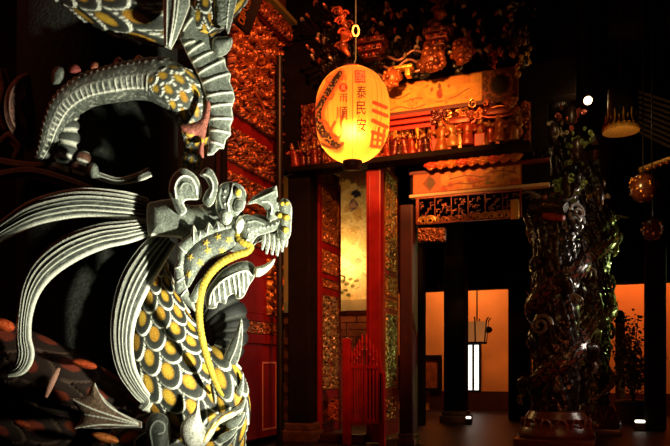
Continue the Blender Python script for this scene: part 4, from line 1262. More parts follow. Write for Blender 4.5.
for k in range(22):
    px = 296.5 + k * 3.2 + rnd.uniform(-0.6, 0.6) if k < 8 else 387 + (k - 8) * 3.3 + rnd.uniform(-0.6, 0.6)
    back_ = k % 2
    put_figure(px, zl1 + (0.055 if back_ else 0.0), rnd.uniform(0.19, 0.25) + (0.02 if back_ else 0), YF + (0.09 if back_ else -0.05), fz, k * 5 + back_)
# small posts in the frieze
for px in (395.5, 417.5, 433.5):
    x = pY(px, 140, YF)[0]
    MB().box(A((x - 0.018, YF - 0.03, zl1)), A((x + 0.018, YF + 0.01, zr_a)), 0.005).build('frieze_post', 'rail_red' if px > 430 else 'gold', fz, False, False)
# figures, roofs and scroll brackets of the right part
for k, (px, py, h) in enumerate(((441, 148, 0.32), (447, 147, 0.25), (454, 147.5, 0.3), (461, 146, 0.22), (468, 145.5, 0.30), (477, 145, 0.26), (484, 144, 0.28), (491, 143.5, 0.22), (498, 143, 0.28), (506, 142, 0.26), (513, 142, 0.24))):
    put_figure(px, zl1 + (0.03 if k % 3 else 0.0), h, YF - 0.03 + 0.03 * (k % 2), fz, k + 1)


def roof_mb(cx, y, z, w, h):
    m = MB()
    q = cr([(cx - w / 2, y, z + h * 0.55), (cx - w * 0.36, y, z + h * 0.15), (cx, y, z), (cx + w * 0.36, y, z + h * 0.15), (cx + w / 2, y, z + h * 0.55)], 24)
    m.tube(q, 0.013, 8, (0.34, 0.05, 0.02, 0.4))
    m.box(A((cx - w * 0.3, y - 0.05, z + h * 0.1)), A((cx + w * 0.3, y + 0.06, z + h * 0.55)), 0.015, (0.26, 0.035, 0.015, 0.3))
    m.tube(cr([(cx - w * 0.33, y, z + h * 0.5), (cx, y, z + h * 0.72), (cx + w * 0.33, y, z + h * 0.5)], 12), 0.010, 8, (0.6, 0.2, 0.05, 0.6))
    m.box(A((cx - 0.02, y - 0.02, z - 0.26)), A((cx + 0.02, y + 0.03, z + 0.02)), 0.005, (0.5, 0.14, 0.04, 0.4))
    return m


for px, py, w_ in ((460, 126, 0.34), (498, 117, 0.36)):
    q = pY(px, py, YF - 0.04)
    roof_mb(q[0], q[1], q[2], w_, 0.14).build('carved_roof', 'carved_gilt', fz)
for k in range(34):
    px = 433 + k * 2.5
    q = pY(px, rnd.uniform(108, 122) - (px - 433) * 0.12, YF - 0.04 + rnd.uniform(-0.02, 0.05))
    m = MB()
    t_ = rnd.uniform(0, 6) + np.linspace(0, rnd.uniform(2.4, 4.4) * math.pi, 30) * rnd.choice((-1, 1)); r_ = np.linspace(rnd.uniform(0.025, 0.05), 0.008, 30)
    m.tube(np.c_[q[0] + r_ * np.cos(t_), np.full(30, q[1]), q[2] + r_ * np.sin(t_)], np.linspace(0.011, 0.006, 30), 6, rnd.choice(((0.5, 0.11, 0.03, 0.5), (0.25, 0.03, 0.015, 0.3), (0.62, 0.26, 0.08, 0.6), (0.12, 0.012, 0.008, 0.2))))
    m.build('scroll', 'carved_gilt', fz)
MB().box(A((pY(430.5, 140, YF - 0.02)[0], YF - 0.05, zl1)), A((pY(452, 140, YF - 0.02)[0], YF + 0.1, zl1 + 0.13)), 0.01).build('figure_plinth', 'rail_red', fz, False, False)
q = pY(480, 145, YF - 0.05)
MB().box(A((q[0] - 0.05, YF - 0.08, zl1)), A((q[0] + 0.05, YF, zl1 + 0.12)), 0.008).build('figure_plinth', 'rail_red', fz, False, False)

# wavy carved strip hanging under the ledge at the right
cs = thing('cloud_strip', 'red carved cloud strip hanging under the frieze ledge, right half', 'carving', pY(470, 156, YF + 0.05))
xa = pY(426, 158, YF + 0.05)[0]; xb = pY(520, 152, YF + 0.05)[0]
zc = zl0 - 0.001
for k in range(9):
    cx = xa + (k + 0.5) / 9 * (xb - xa)
    w_ = (xb - xa) / 9
    m = MB()
    for a_, b_, r_ in ((-0.25, 0.045, 0.032), (0.12, 0.06, 0.036), (0.38, 0.04, 0.03), (-0.02, 0.032, 0.026)):
        m.ball((cx + a_ * w_, YF + 0.03, zc - b_), r_, (0.55, 0.05 + 0.06 * (k % 3), 0.02, 0.1), 8, (1.5, 0.8, 0.8))
    m.tube(cr([(cx - w_ * 0.5, YF + 0.03, zc - 0.03), (cx, YF + 0.02, zc - 0.09), (cx + w_ * 0.5, YF + 0.03, zc - 0.035)], 10), 0.014, 7, (0.6, 0.18, 0.05, 0.4))
    m.build('cloud', 'carved_gilt', cs)

# lower painted board and openwork under it, over the opening at the right
YL = YD + 0.02


def paint_lower(U, V, C):
    asp = 4.2
    C[:, :3] = (0.66, 0.30, 0.07)
    mixc(C, (0.60, 0.16, 0.03), sstep(0.35, 0.8, vnoise(U * 12, V * 3, 8)) * 0.8)
    rnd = random.Random(14)
    it = []
    for k in range(34):
        it.append((rnd.uniform(0.28, 0.98), rnd.uniform(0.1, 0.95), rnd.uniform(0.05, 0.18), rnd.uniform(0.08, 0.2), rnd.choice(((0.34, 0.06, 0.02), (0.45, 0.05, 0.02), (0.30, 0.10, 0.04))), rnd.uniform(0.4, 0.95), k))
    it.append((0.70, 0.75, 0.10, 0.13, (0.16, 0.20, 0.05), 0.9, 50))
    blobs(U, V, C, asp, it)
    for pts in ([(0.3, 0.75), (0.42, 0.65), (0.55, 0.72), (0.7, 0.6)], [(0.35, 0.4), (0.5, 0.3), (0.66, 0.45)], [(0.7, 0.3), (0.82, 0.22), (0.95, 0.4)]):
        mixc(C, (0.22, 0.06, 0.02), 1 - sstep(0.015, 0.04, seg_dist(U * asp, V, cr(pts, 20) * A([asp, 1]))))
    m = 1 - sstep(0.26, 0.28, U); mixc(C, (0.50, 0.12, 0.03), m)
    dm = np.abs(U - 0.16) * asp / 0.30 + np.abs(V - 0.5) / 0.46
    mixc(C, (0.20, 0.05, 0.02), m * (1 - sstep(0.9, 1.0, dm)))
    mixc(C, (0.10, 0.05, 0.02), 1 - sstep(0.7, 0.9, np.hypot((U - 0.17) * asp / 0.2, (V - 0.5) / 0.33)))
    e = np.minimum(np.minimum(U * asp, (1 - U) * asp), np.minimum(V, 1 - V))
    mixc(C, (0.30, 0.07, 0.02), 1 - sstep(0.03, 0.06, e))


lb = thing('painted_board', 'orange painted board with dark square ornament at its left end, below the frieze', 'board', pY(466, 180, YL))
o_, (lx0, lx1, lzb, lzt) = ygrid('painted_face', 413, 521.5, 169.5, 189.5, YL, lb, paint_lower, nx=240, ny=50)
MB().box(A((lx0 - 0.04, YL + 0.0, lzb - 0.03)), A((lx1 + 0.25, YL + 0.10, lzb)), 0.006).build('lower_edge', 'cream_paint', lb, False, False)
MB().box(A((lx0 - 0.04, YL + 0.0, lzt)), A((lx1 + 0.25, YL + 0.10, lzt + 0.035)), 0.006).build('upper_edge', 'dark_red_wood', lb, False, False)
MB().box(A((lx0 - 0.04, YL + 0.05, lzb)), A((lx1 + 0.25, YL + 0.10, lzt)), 0.0).build('board_core', 'black_wood', lb, False, False)
fw = thing('fretwork_screen', 'dark openwork fret panel with gilt lower edge under the orange painted board', 'screen', pY(466, 205, YL))
fzt = lzb - 0.035; fzb = pY(466, 221, YL)[2]
fx0 = lx0 + 0.03; fx1 = lx1
m = MB(); cdk = (0.20, 0.035, 0.018, 0.3)
m.box(A((fx0, YL, fzb)), A((fx0 + 0.02, YL + 0.04, fzt)), 0, cdk); m.box(A((fx1 - 0.02, YL, fzb)), A((fx1, YL + 0.04, fzt)), 0, cdk)
m.box(A((fx0 + 0.02, YL, fzb)), A((fx1 - 0.02, YL + 0.04, fzb + 0.015)), 0, cdk); m.box(A((fx0 + 0.02, YL, fzt - 0.015)), A((fx1 - 0.02, YL + 0.04, fzt)), 0, cdk)
m.build('frame', 'carved_gilt', fw, False)
rnd2 = random.Random(21)
nb = 6
for k in range(nb):
    m = MB()
    xa_ = fx0 + 0.02 + k * (fx1 - fx0 - 0.04) / nb; w_ = (fx1 - fx0 - 0.04) / nb; hh = fzt - fzb - 0.03; zb_2 = fzb + 0.015
    m.box(A((xa_, YL + 0.01, zb_2)), A((xa_ + 0.008, YL + 0.03, zb_2 + hh)), 0, cdk)
    for j in range(16):
        u0 = rnd2.uniform(0.05, 0.75) * w_; v0 = rnd2.uniform(0.15, 0.9) * hh; L = rnd2.uniform(0.10, 0.25) * w_
        cc = (0.16, 0.03, 0.014, 0.4) if j % 4 else (0.36, 0.12, 0.06, 0.6)
        m.box(A((xa_ + u0, YL + 0.008, zb_2 + v0)), A((xa_ + min(u0 + L, w_), YL + 0.03, zb_2 + v0 + 0.006)), 0, cc)
        m.box(A((xa_ + u0, YL + 0.008, zb_2 + max(0, v0 - L * 0.7))), A((xa_ + u0 + 0.006, YL + 0.03, zb_2 + v0)), 0, cc)
    m.build('fret', 'carved_gilt', fw, False)
for k in range(14):
    cx = fx0 + 0.04 + (k + 0.5) / 14 * (fx1 - fx0 - 0.08)
    m = MB(); sgn = 1 if k % 2 else -1
    big = 0.6 + 0.5 * (k / 14) + (0.5 if k < 2 else 0)
    t_ = np.linspace(0, 3.2 * math.pi, 26); r_ = np.linspace(0.045, 0.012, 26) * big
    m.tube(np.c_[cx + sgn * r_ * np.cos(t_), np.full(26, YL + 0.005), fzb + 0.035 + r_ * np.sin(t_) * 0.8], np.linspace(0.014, 0.008, 26) * big, 7, (0.75, 0.42, 0.10, 0.7) if k > 7 or k < 3 else (0.45, 0.16, 0.06, 0.6))
    m.build('gilt_scroll', 'carved_gilt', fw)
# gilt corner bracket hanging at the right end of the fretwork
m = MB()
m.box(A((fx1 - 0.10, YL - 0.02, fzb - 0.02)), A((fx1 - 0.02, YL, fzt - 0.10)), 0.012, (0.8, 0.5, 0.14, 0.6))
m.build('end_bracket', 'carved_gilt', fw)
# left carved spandrel under it
sp = thing('carved_spandrel', 'gilt carved corner bracket under the fret panel beside the dark red post', 'bracket', pY(424, 228, YL + 0.05))
relief('carved_face', pY(418, 242, YL + 0.05), A(pY(446, 236, YL + 0.05)) - A(pY(418, 236, YL + 0.05)), (0, 0, 0.14), (0, -1, 0), 0.04, 55, sp, 0.03, 0.06, (0.02, 0.005, 0.003), (0.7, 0.30, 0.10), 0.006, mid=(0.2, 0.03, 0.01))

# ---- the bracket zone under the roof: dark carved ground with bosses, leaves and arms in front
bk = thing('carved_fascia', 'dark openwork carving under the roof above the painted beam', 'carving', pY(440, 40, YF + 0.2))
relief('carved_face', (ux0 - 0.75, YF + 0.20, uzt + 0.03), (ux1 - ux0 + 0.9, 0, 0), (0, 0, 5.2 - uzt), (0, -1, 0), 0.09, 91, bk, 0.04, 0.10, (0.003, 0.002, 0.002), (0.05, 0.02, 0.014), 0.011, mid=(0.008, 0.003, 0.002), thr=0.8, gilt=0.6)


def bracket(px, py, y, label, kind, size, col, seed):
    q = pY(px, py, y)
    t = thing('roof_bracket', label, 'bracket', q, 'carved roof brackets')
    m = MB(); s = size
    if kind == 'boss':
        rr = random.Random(seed)
        m.ball(q, s * 0.8, (*col, 0.3), 12, (1, 0.8, 1))
        for k in range(26):
            a_ = rr.uniform(0, 6.28); e = math.acos(rr.uniform(-1, 1)); R = s * 0.82
            c_ = q + R * A([math.sin(e) * math.cos(a_), -abs(math.sin(e) * math.sin(a_)) * 0.8, math.cos(e)])
            m.ball(c_, s * rr.uniform(0.16, 0.28), (*(A(col) * rr.uniform(0.5, 1.7)), 0.5), 6)
        m.build('boss', 'carved_gilt', t)
    if kind == 'block':
        for k in range(3):
            w_ = s * (0.55 + 0.22 * k)
            m.box(q + A([-w_, -w_ * 0.7, (k - 1.5) * s * 0.42]), q + A([w_, w_ * 0.5, (k - 1.5) * s * 0.42 + s * 0.34]), 0.012, (*(A(col) * (0.35, 1.0, 0.5)[k]), 0.2))
            for e in range(5):
                m.ball(q + A([w_ * (e - 2) / 2.3, -w_ * 0.72, (k - 1.5) * s * 0.42 + s * 0.17]), s * 0.13, (*(A(col) * (1.8 if (e + k) % 2 else 0.25)), 0.4), 6)
        m.build('block', 'carved_gilt', t)
    if kind == 'leaf':
        n = 44; u_ = np.linspace(0, 1, n)
        path = cr([q + A([-0.35 * s, 0, 1.7 * s]), q + A([-0.05 * s, -0.2 * s, 0.9 * s]), q + A([0.22 * s, -0.28 * s, 0.2 * s]), q + A([-0.02 * s, -0.2 * s, -0.5 * s]), q + A([0.32 * s, -0.1 * s, -1.1 * s])], n)
        rad = np.interp(u_, [0, 0.25, 0.45, 0.6, 0.8, 1], [0.12, 0.20, 0.15, 0.30, 0.24, 0.05]) * s * (1 + 0.22 * np.sin(u_ * 34))
        cc = np.repeat(np.c_[np.outer(0.7 + 0.5 * np.sin(u_ * 23), col), np.full(n, 0.3)], 10, axis=0)
        V_, F_ = tube_geo(path, rad, 10); m.add(V_, F_, cc)
        m.build('stem', 'carved_gilt', t)
        for e in range(7):
            p_ = path[4 + e * 5]; sg = 1 if e % 2 else -1
            tq = np.linspace(0, 2.6 * math.pi, 20); rq = np.linspace(0.26, 0.05, 20) * s
            MB().tube(np.c_[p_[0] + sg * (0.18 * s + rq * np.cos(tq)), np.full(20, p_[1] - 0.12 * s), p_[2] + rq * np.sin(tq)], np.linspace(0.075, 0.03, 20) * s, 7, (*(A(col) * (1.5 if e % 3 else 0.5)), 0.4)).build('frond', 'carved_gilt', t)
    if kind == 'arm':
        m.box(q + A([-s, -0.05, 0.0]), q + A([s, 0.05, s * 0.28]), 0.012, (*col, 0.5))
        m.box(q + A([s * 0.35, -0.05, -s * 0.7]), q + A([s * 0.8, 0.05, 0.0]), 0.012, (*col, 0.5))
        m.build('arm', 'carved_gilt', t)
    return t


R_ = (0.42, 0.06, 0.03); O_ = (0.60, 0.16, 0.04)
bracket(438, 16, YF - 0.30, 'orange leaf shaped roof bracket, upper middle above the red block', 'leaf', 0.17, O_, 1)
bracket(438, 38, YF - 0.28, 'red stepped bracket block below the orange leaf shaped bracket', 'block', 0.13, (0.30, 0.05, 0.025), 2)
bracket(463, 52, YF - 0.26, 'round carved boss standing on the painted beam, right of the others', 'boss', 0.125, (0.34, 0.08, 0.03), 3)
bracket(432, 60, YF - 0.26, 'round carved boss standing on the painted beam, left of the other boss', 'boss', 0.14, (0.30, 0.08, 0.035), 4)
bracket(402, 70, YF - 0.20, 'small gold angular bracket on the painted beam beside the paper lantern', 'arm', 0.11, (0.85, 0.50, 0.08), 5)
bracket(345, 38, YF - 0.9, 'orange carved bracket hanging above the paper lantern', 'leaf', 0.16, (0.40, 0.08, 0.03), 6)
bracket(372, 50, YF - 0.35, 'dark red stepped bracket block right of the lantern rod', 'block', 0.15, (0.20, 0.03, 0.015), 7)
bracket(494, 62, YF - 0.25, 'small red carved bracket near the right end of the painted beam', 'leaf', 0.07, (0.5, 0.05, 0.02), 8)
bracket(392, 78, YF - 0.25, 'orange carved boss at the left end of the painted beam, by the lantern', 'boss', 0.10, (0.5, 0.14, 0.04), 9)
# wavy gilded cords of carving along the top of the beam
wv = thing('carved_wave', 'pinkish carved wave ribbons above the left half of the painted beam', 'carving', pY(405, 62, YF - 0.1))
for k, (py, a_) in enumerate(((57, 0.0), (65, 1.2), (72, 2.4))):
    xs_ = np.linspace(pY(378, 60, YF - 0.1)[0], pY(428, 60, YF - 0.1)[0], 60)
    z_ = pY(405, py, YF - 0.1)[2]
    MB().tube(np.c_[xs_, np.full(60, YF - 0.1), z_ + 0.03 * np.sin((xs_ - xs_[0]) * 22 + a_) + 0.05 * (xs_ - xs_[0])], 0.012, 7, (0.42, 0.20, 0.16, 0.4)).build('ribbon', 'carved_gilt', wv)
# pale pegs whose colour stands in for sparkles in the dark bracket zone
rnd3 = random.Random(5)
pegs = [(387, 13), (393, 17), (398, 40), (384, 48), (417, 49), (475, 16), (480, 23), (497, 15), (500, 14), (478, 32), (484, 40), (506, 28), (318, 41), (325, 41), (308, 48), (331, 60), (366, 47), (374, 22), (490, 48), (512, 22), (320, 62), (313, 58)] + [(random.Random(k).uniform(300, 335) if k % 8 == 0 else random.Random(k).uniform(372, 516), random.Random(k + 99).uniform(4, 58)) for k in range(50)]
for k, (px, py) in enumerate(pegs):
    q = pY(px, py, YF - 0.12)
    m = MB()
    an = rnd3.uniform(-1.2, 1.2); L = rnd3.uniform(0.014, 0.034)
    dx = A([math.cos(an) * L, 0, math.sin(an) * L])
    c = rnd3.choice(((0.6, 0.45, 0.34, 0.3), (0.5, 0.16, 0.08, 0.4), (0.7, 0.55, 0.40, 0.6), (0.35, 0.07, 0.03, 0.3)))
    m.tube(cr([q - dx, q + A([0, -0.03, 0.015]), q + dx], 8), np.array([0.006, 0.011, 0.014, 0.016, 0.016, 0.014, 0.010, 0.005]), 8, c)
    m.tube([q + A([0, 0.30, 0.0]), q], 0.008, 6, (0.05, 0.02, 0.01, 0))
    m.build('sparkle_peg', 'carved_gilt', bk)

# ------------------------------------------------------------------ the big paper lantern
LD = 5.0
lc = pD(352.6, 115.5, LD)
LR = 37.2 * LD / FPX; LH = 47.5 * LD / FPX
lan = thing('paper_lantern', 'large glowing oval paper lantern with red characters and a dragon, hung before the doors', 'lantern', lc)
nth, nz = 260, 170


def lan_r(t):
    """radius at height t in -1..1 (up positive): barrel with a slightly wider shoulder"""
    return LR * (np.clip(1 - np.abs(t) ** 2.7, 0, 1) ** 0.52) * (1.0 + 0.02 * t)


tt = np.linspace(-0.975, 0.955, nz)
ph = np.linspace(0, 2 * math.pi, nth, endpoint=False)
view_dir = -A([lc[0], lc[1], 0]) / np.linalg.norm(lc[:2])      # towards the viewer
side = np.cross(UP, view_dir)                                  # to the viewer's right
T_, PH = np.meshgrid(tt, ph, indexing='ij'); T_ = T_.ravel(); PH = PH.ravel()
rib = 1 - 0.010 * np.abs(np.sin(PH * 18)) ** 3
rr_ = lan_r(T_) * rib
V = lc + (np.sin(PH) * rr_)[:, None] * side + (np.cos(PH) * rr_)[:, None] * view_dir + (T_ * LH)[:, None] * UP
# painting: unrolled coordinates, degrees to the right of the front and px down from the middle
fu = np.sin(PH) * 37.2; fv = -T_ * 47.5
fu = np.where(np.cos(PH) > -0.05, fu, 999)
cu_, cv_ = 352.3, 113.5
def proj(Q):
    dd_ = Q @ FWD
    return 335 + FPX * (Q @ RGT) / dd_, HOR - FPX * (Q[:, 2] - EYE) / dd_


X_, Y_ = proj(V)
X_ = np.where(np.cos(PH) > -0.05, X_, 999)
C = np.zeros((len(T_), 4)); C[:, :3] = (0.92, 0.35, 0.05)
mixc(C, (0.34, 0.07, 0.008), (1 - sstep(0.0, 0.22, np.abs(np.sin(PH * 18)))) * 0.85)
mixc(C, (0.80, 0.22, 0.04), sstep(0.45, 0.85, T_) * 0.9)
RED = (0.62, 0.02, 0.01)
# dragon painted round the left side
drag = cr([(340, 73), (335, 80), (329, 90), (322, 102), (318, 112), (319, 124), (324, 134), (331, 141), (337, 146)], 40)
wd = np.interp(np.linspace(0, 1, 40), [0, 0.12, 0.4, 0.7, 1], [2.6, 3.6, 3.2, 4.6, 3.8])
dd = np.full(len(X_), 9.0)
for p_, w_ in zip(drag, wd):
    dd = np.minimum(dd, np.hypot(X_ - p_[0], Y_ - p_[1]) / w_)
md = 1 - sstep(0.8, 1.05, dd)
mixc(C, (0.62, 0.10, 0.02), 1 - sstep(1.2, 2.6, dd))
mixc(C, (0.03, 0.012, 0.008), md)
mixc(C, (0.34, 0.16, 0.04), md * sstep(0.60, 0.8, vnoise(X_ * 0.7, Y_ * 0.7, 13)) * 0.8)
for pts, w_ in (([(331, 84), (326, 80), (330, 76)], 0.9), ([(325, 96), (331, 99), (334, 94)], 0.9), ([(319, 120), (326, 122), (330, 130)], 1.2), ([(322, 136), (330, 134), (338, 138)], 2.2), ([(320, 143), (329, 147), (338, 147), (343, 143)], 1.9), ([(335, 122), (331, 131), (336, 140), (342, 133), (341, 123), (344, 112)], 1.6), ([(318, 109), (314, 118)], 1.0)):
    c = (0.06, 0.022, 0.012) if w_ > 1.8 else (0.40, 0.05, 0.015)
    mixc(C, c, (1 - sstep(w_ * 0.6, w_ * 1.2, seg_dist(X_, Y_, cr(pts, 16)))) * 0.9)
mixc(C, RED, 1 - sstep(3.9, 4.8, np.hypot(X_ - 343.2, (Y_ - 87.5))))
# broad red lettering at the right
for pts, w_ in (([(374, 102.5), (386, 107.5)], 2.0), ([(373.5, 110.5), (387, 116)], 2.0), ([(373, 120.5), (386.5, 127)], 2.2), ([(372.5, 132), (384, 136)], 2.0), ([(373, 132), (371.5, 146)], 1.5), ([(379, 128), (377, 147)], 1.3), ([(384.5, 130), (382, 147)], 1.5), ([(371.5, 146), (382, 147.5)], 2.0), ([(372, 139), (383, 141)], 1.1)):
    q = cr(pts, 8) if len(pts) > 2 else A(pts, float)
    mixc(C, (0.66, 0.06, 0.015), 1 - sstep(w_ * 0.75, w_ * 1.2, seg_dist(X_, Y_, q)))
# red seal behind the first character
ms = (np.abs(X_ - 360) < 5.2) & (np.abs(Y_ - 76.5) < 6.0)
mixc(C, (0.75, 0.03, 0.015), ms * 1.0)
i, j = np.meshgrid(np.arange(nz - 1), np.arange(nth), indexing='ij'); k = (j + 1) % nth
F = np.stack([i * nth + j, i * nth + k, (i + 1) * nth + k, (i + 1) * nth + j], -1).reshape(-1, 4).tolist()
# lit oiled paper: lets the bulb through and glows a little
pm = bpy.data.materials.new('lantern_paper'); pm.use_nodes = True; MATS['lantern_paper'] = pm
nt = pm.node_tree; nt.nodes.clear()
out = nt.nodes.new('ShaderNodeOutputMaterial'); at = nt.nodes.new('ShaderNodeAttribute'); at.attribute_name = 'Col'
tr = nt.nodes.new('ShaderNodeBsdfTranslucent'); rf = nt.nodes.new('ShaderNodeBsdfRefraction'); rf.inputs['IOR'].default_value = 1.35; rf.inputs['Roughness'].default_value = 0.8
df = nt.nodes.new('ShaderNodeBsdfDiffuse'); em = nt.nodes.new('ShaderNodeEmission')
em.inputs['Strength'].default_value = 0.22
m1 = nt.nodes.new('ShaderNodeMixShader'); m1.inputs[0].default_value = 0.45
m2 = nt.nodes.new('ShaderNodeMixShader'); m2.inputs[0].default_value = 0.12
ad = nt.nodes.new('ShaderNodeAddShader')
for n_ in (tr, rf, df, em):
    nt.links.new(at.outputs['Color'], n_.inputs['Color'])
nt.links.new(tr.outputs[0], m1.inputs[1]); nt.links.new(rf.outputs[0], m1.inputs[2])
nt.links.new(m1.outputs[0], m2.inputs[1]); nt.links.new(df.outputs[0], m2.inputs[2])
nt.links.new(m2.outputs[0], ad.inputs[0]); nt.links.new(em.outputs[0], ad.inputs[1])
nt.links.new(ad.outputs[0], out.inputs['Surface'])
link_mesh('paper_shade', V, F, 'lantern_paper', lan, C)
mat_plain('red_ink', (0.40, 0.012, 0.008), 0.6, emit=(0.4, 0.012, 0.004), strength=0.15)  # ink emission stands in for the backlight through the paper
mat_plain('pale_ink', (0.8, 0.35, 0.1), 0.6, emit=(0.9, 0.3, 0.06), strength=0.5)  # emits too, in place of light through the paper


def wrap_char(ch, cx, cy, w, h, mat):
    V, F = text_geo(ch, 1.0)
    if not len(V):
        return
    e = V.max(0) - V.min(0)
    x = cx + V[:, 0] / max(e[0], 1e-6) * w; y = cy - V[:, 1] / max(e[1], 1e-6) * h
    t = -(y - cv_) / 47.5; s_ = (x - cu_) / 37.2
    for _ in range(12):
        t = np.clip(t, -0.94, 0.94); s_ = np.clip(s_, -0.98, 0.98)
        fi = np.arcsin(s_); r = lan_r(t) + 0.004
        W_ = lc + (np.sin(fi) * r)[:, None] * side + (np.cos(fi) * r)[:, None] * view_dir + (t * LH)[:, None] * UP
        ex, ey = proj(W_)
        s_ = s_ + (x - ex) / 42; t = t - (y - ey) / 52
    link_mesh('character', W_, F, mat, lan, None, False)


wrap_char('國', 360, 76.5, 8.5, 10, 'pale_ink')
wrap_char('泰', 361.5, 92, 10, 13, 'red_ink')
wrap_char('民', 361, 108, 9.5, 13, 'red_ink')
wrap_char('安', 361.5, 125, 9.5, 14, 'red_ink')
wrap_char('風', 343.2, 87.5, 5, 5.5, 'pale_ink')
wrap_char('調', 343.2, 77.5, 6, 6, 'red_ink')
wrap_char('雨', 343.6, 98, 8, 8.5, 'red_ink')
wrap_char('順', 342, 113, 12, 13, 'red_ink')
# rings, bulb, base cap, hanging rod and ring
topz = lc[2] + LH * 0.955; botz = lc[2] - LH * 0.975
rt = float(lan_r(A(0.955))); rb_ = float(lan_r(A(-0.975)))
mt = MB(); a_ = np.linspace(0, 2 * math.pi, 33)
mt.tube(np.c_[lc[0] + rt * np.cos(a_), lc[1] + rt * np.sin(a_), np.full(33, topz)], 0.008, 7)
mt.build('top_ring', 'dark_red_wood', lan, True, False)
MB().lathe([(0.045, botz - 0.055), (0.058, botz - 0.05), (0.064, botz - 0.02), (0.070, botz - 0.012), (0.070, botz + 0.004), (0.02, botz + 0.006)], (lc[0], lc[1], 0), 28).build('base_cap', 'dark_red_wood', lan, True, False)
mat_plain('bulb_glass', (1, 0.9, 0.7), 0.3, emit=(1.0, 0.72, 0.35), strength=14)
MB().ball((lc[0], lc[1], lc[2] - 0.11), 0.03, None, 12, (1, 1, 1.3)).build('bulb', 'bulb_glass', lan, True, False)
MB().tube([(lc[0], lc[1], lc[2] - 0.08), (lc[0], lc[1], topz + 0.02)], 0.006, 7).build('lamp_cord', 'iron', lan, True, False)
lamp('lantern_bulb', 'POINT', (lc[0], lc[1], lc[2] - 0.11), 105, (1.0, 0.54, 0.16), 0.035)
q = pD(355.8, 65, LD)
MB().tube([(lc[0], lc[1], topz + 0.02), (q[0], q[1], topz + 0.08), (q[0], q[1], pD(355.8, 36, LD)[2])], 0.0065, 8).build('hanging_rod', 'iron', lan, True, False)
MB().tube([(lc[0] - rt * side[0], lc[1] - rt * side[1], topz), (lc[0] + rt * side[0], lc[1] + rt * side[1], topz)], 0.008, 7).build('cross_bar', 'iron', lan, True, False)
zc_ = pD(355.8, 31, LD)[2]
t_ = np.linspace(0, 2 * math.pi, 29)
MB().tube(np.c_[q[0] + 0.022 * np.cos(t_) * RGT[0], q[1] + 0.022 * np.cos(t_) * RGT[1], zc_ + 0.038 * np.sin(t_)], 0.007, 8).build('hook_ring', 'cream_paint', lan, True, False)
MB().tube([(q[0], q[1], zc_ + 0.04), (q[0], q[1], 5.3)], 0.006, 8).build('hanging_cord', 'iron', lan, True, False)

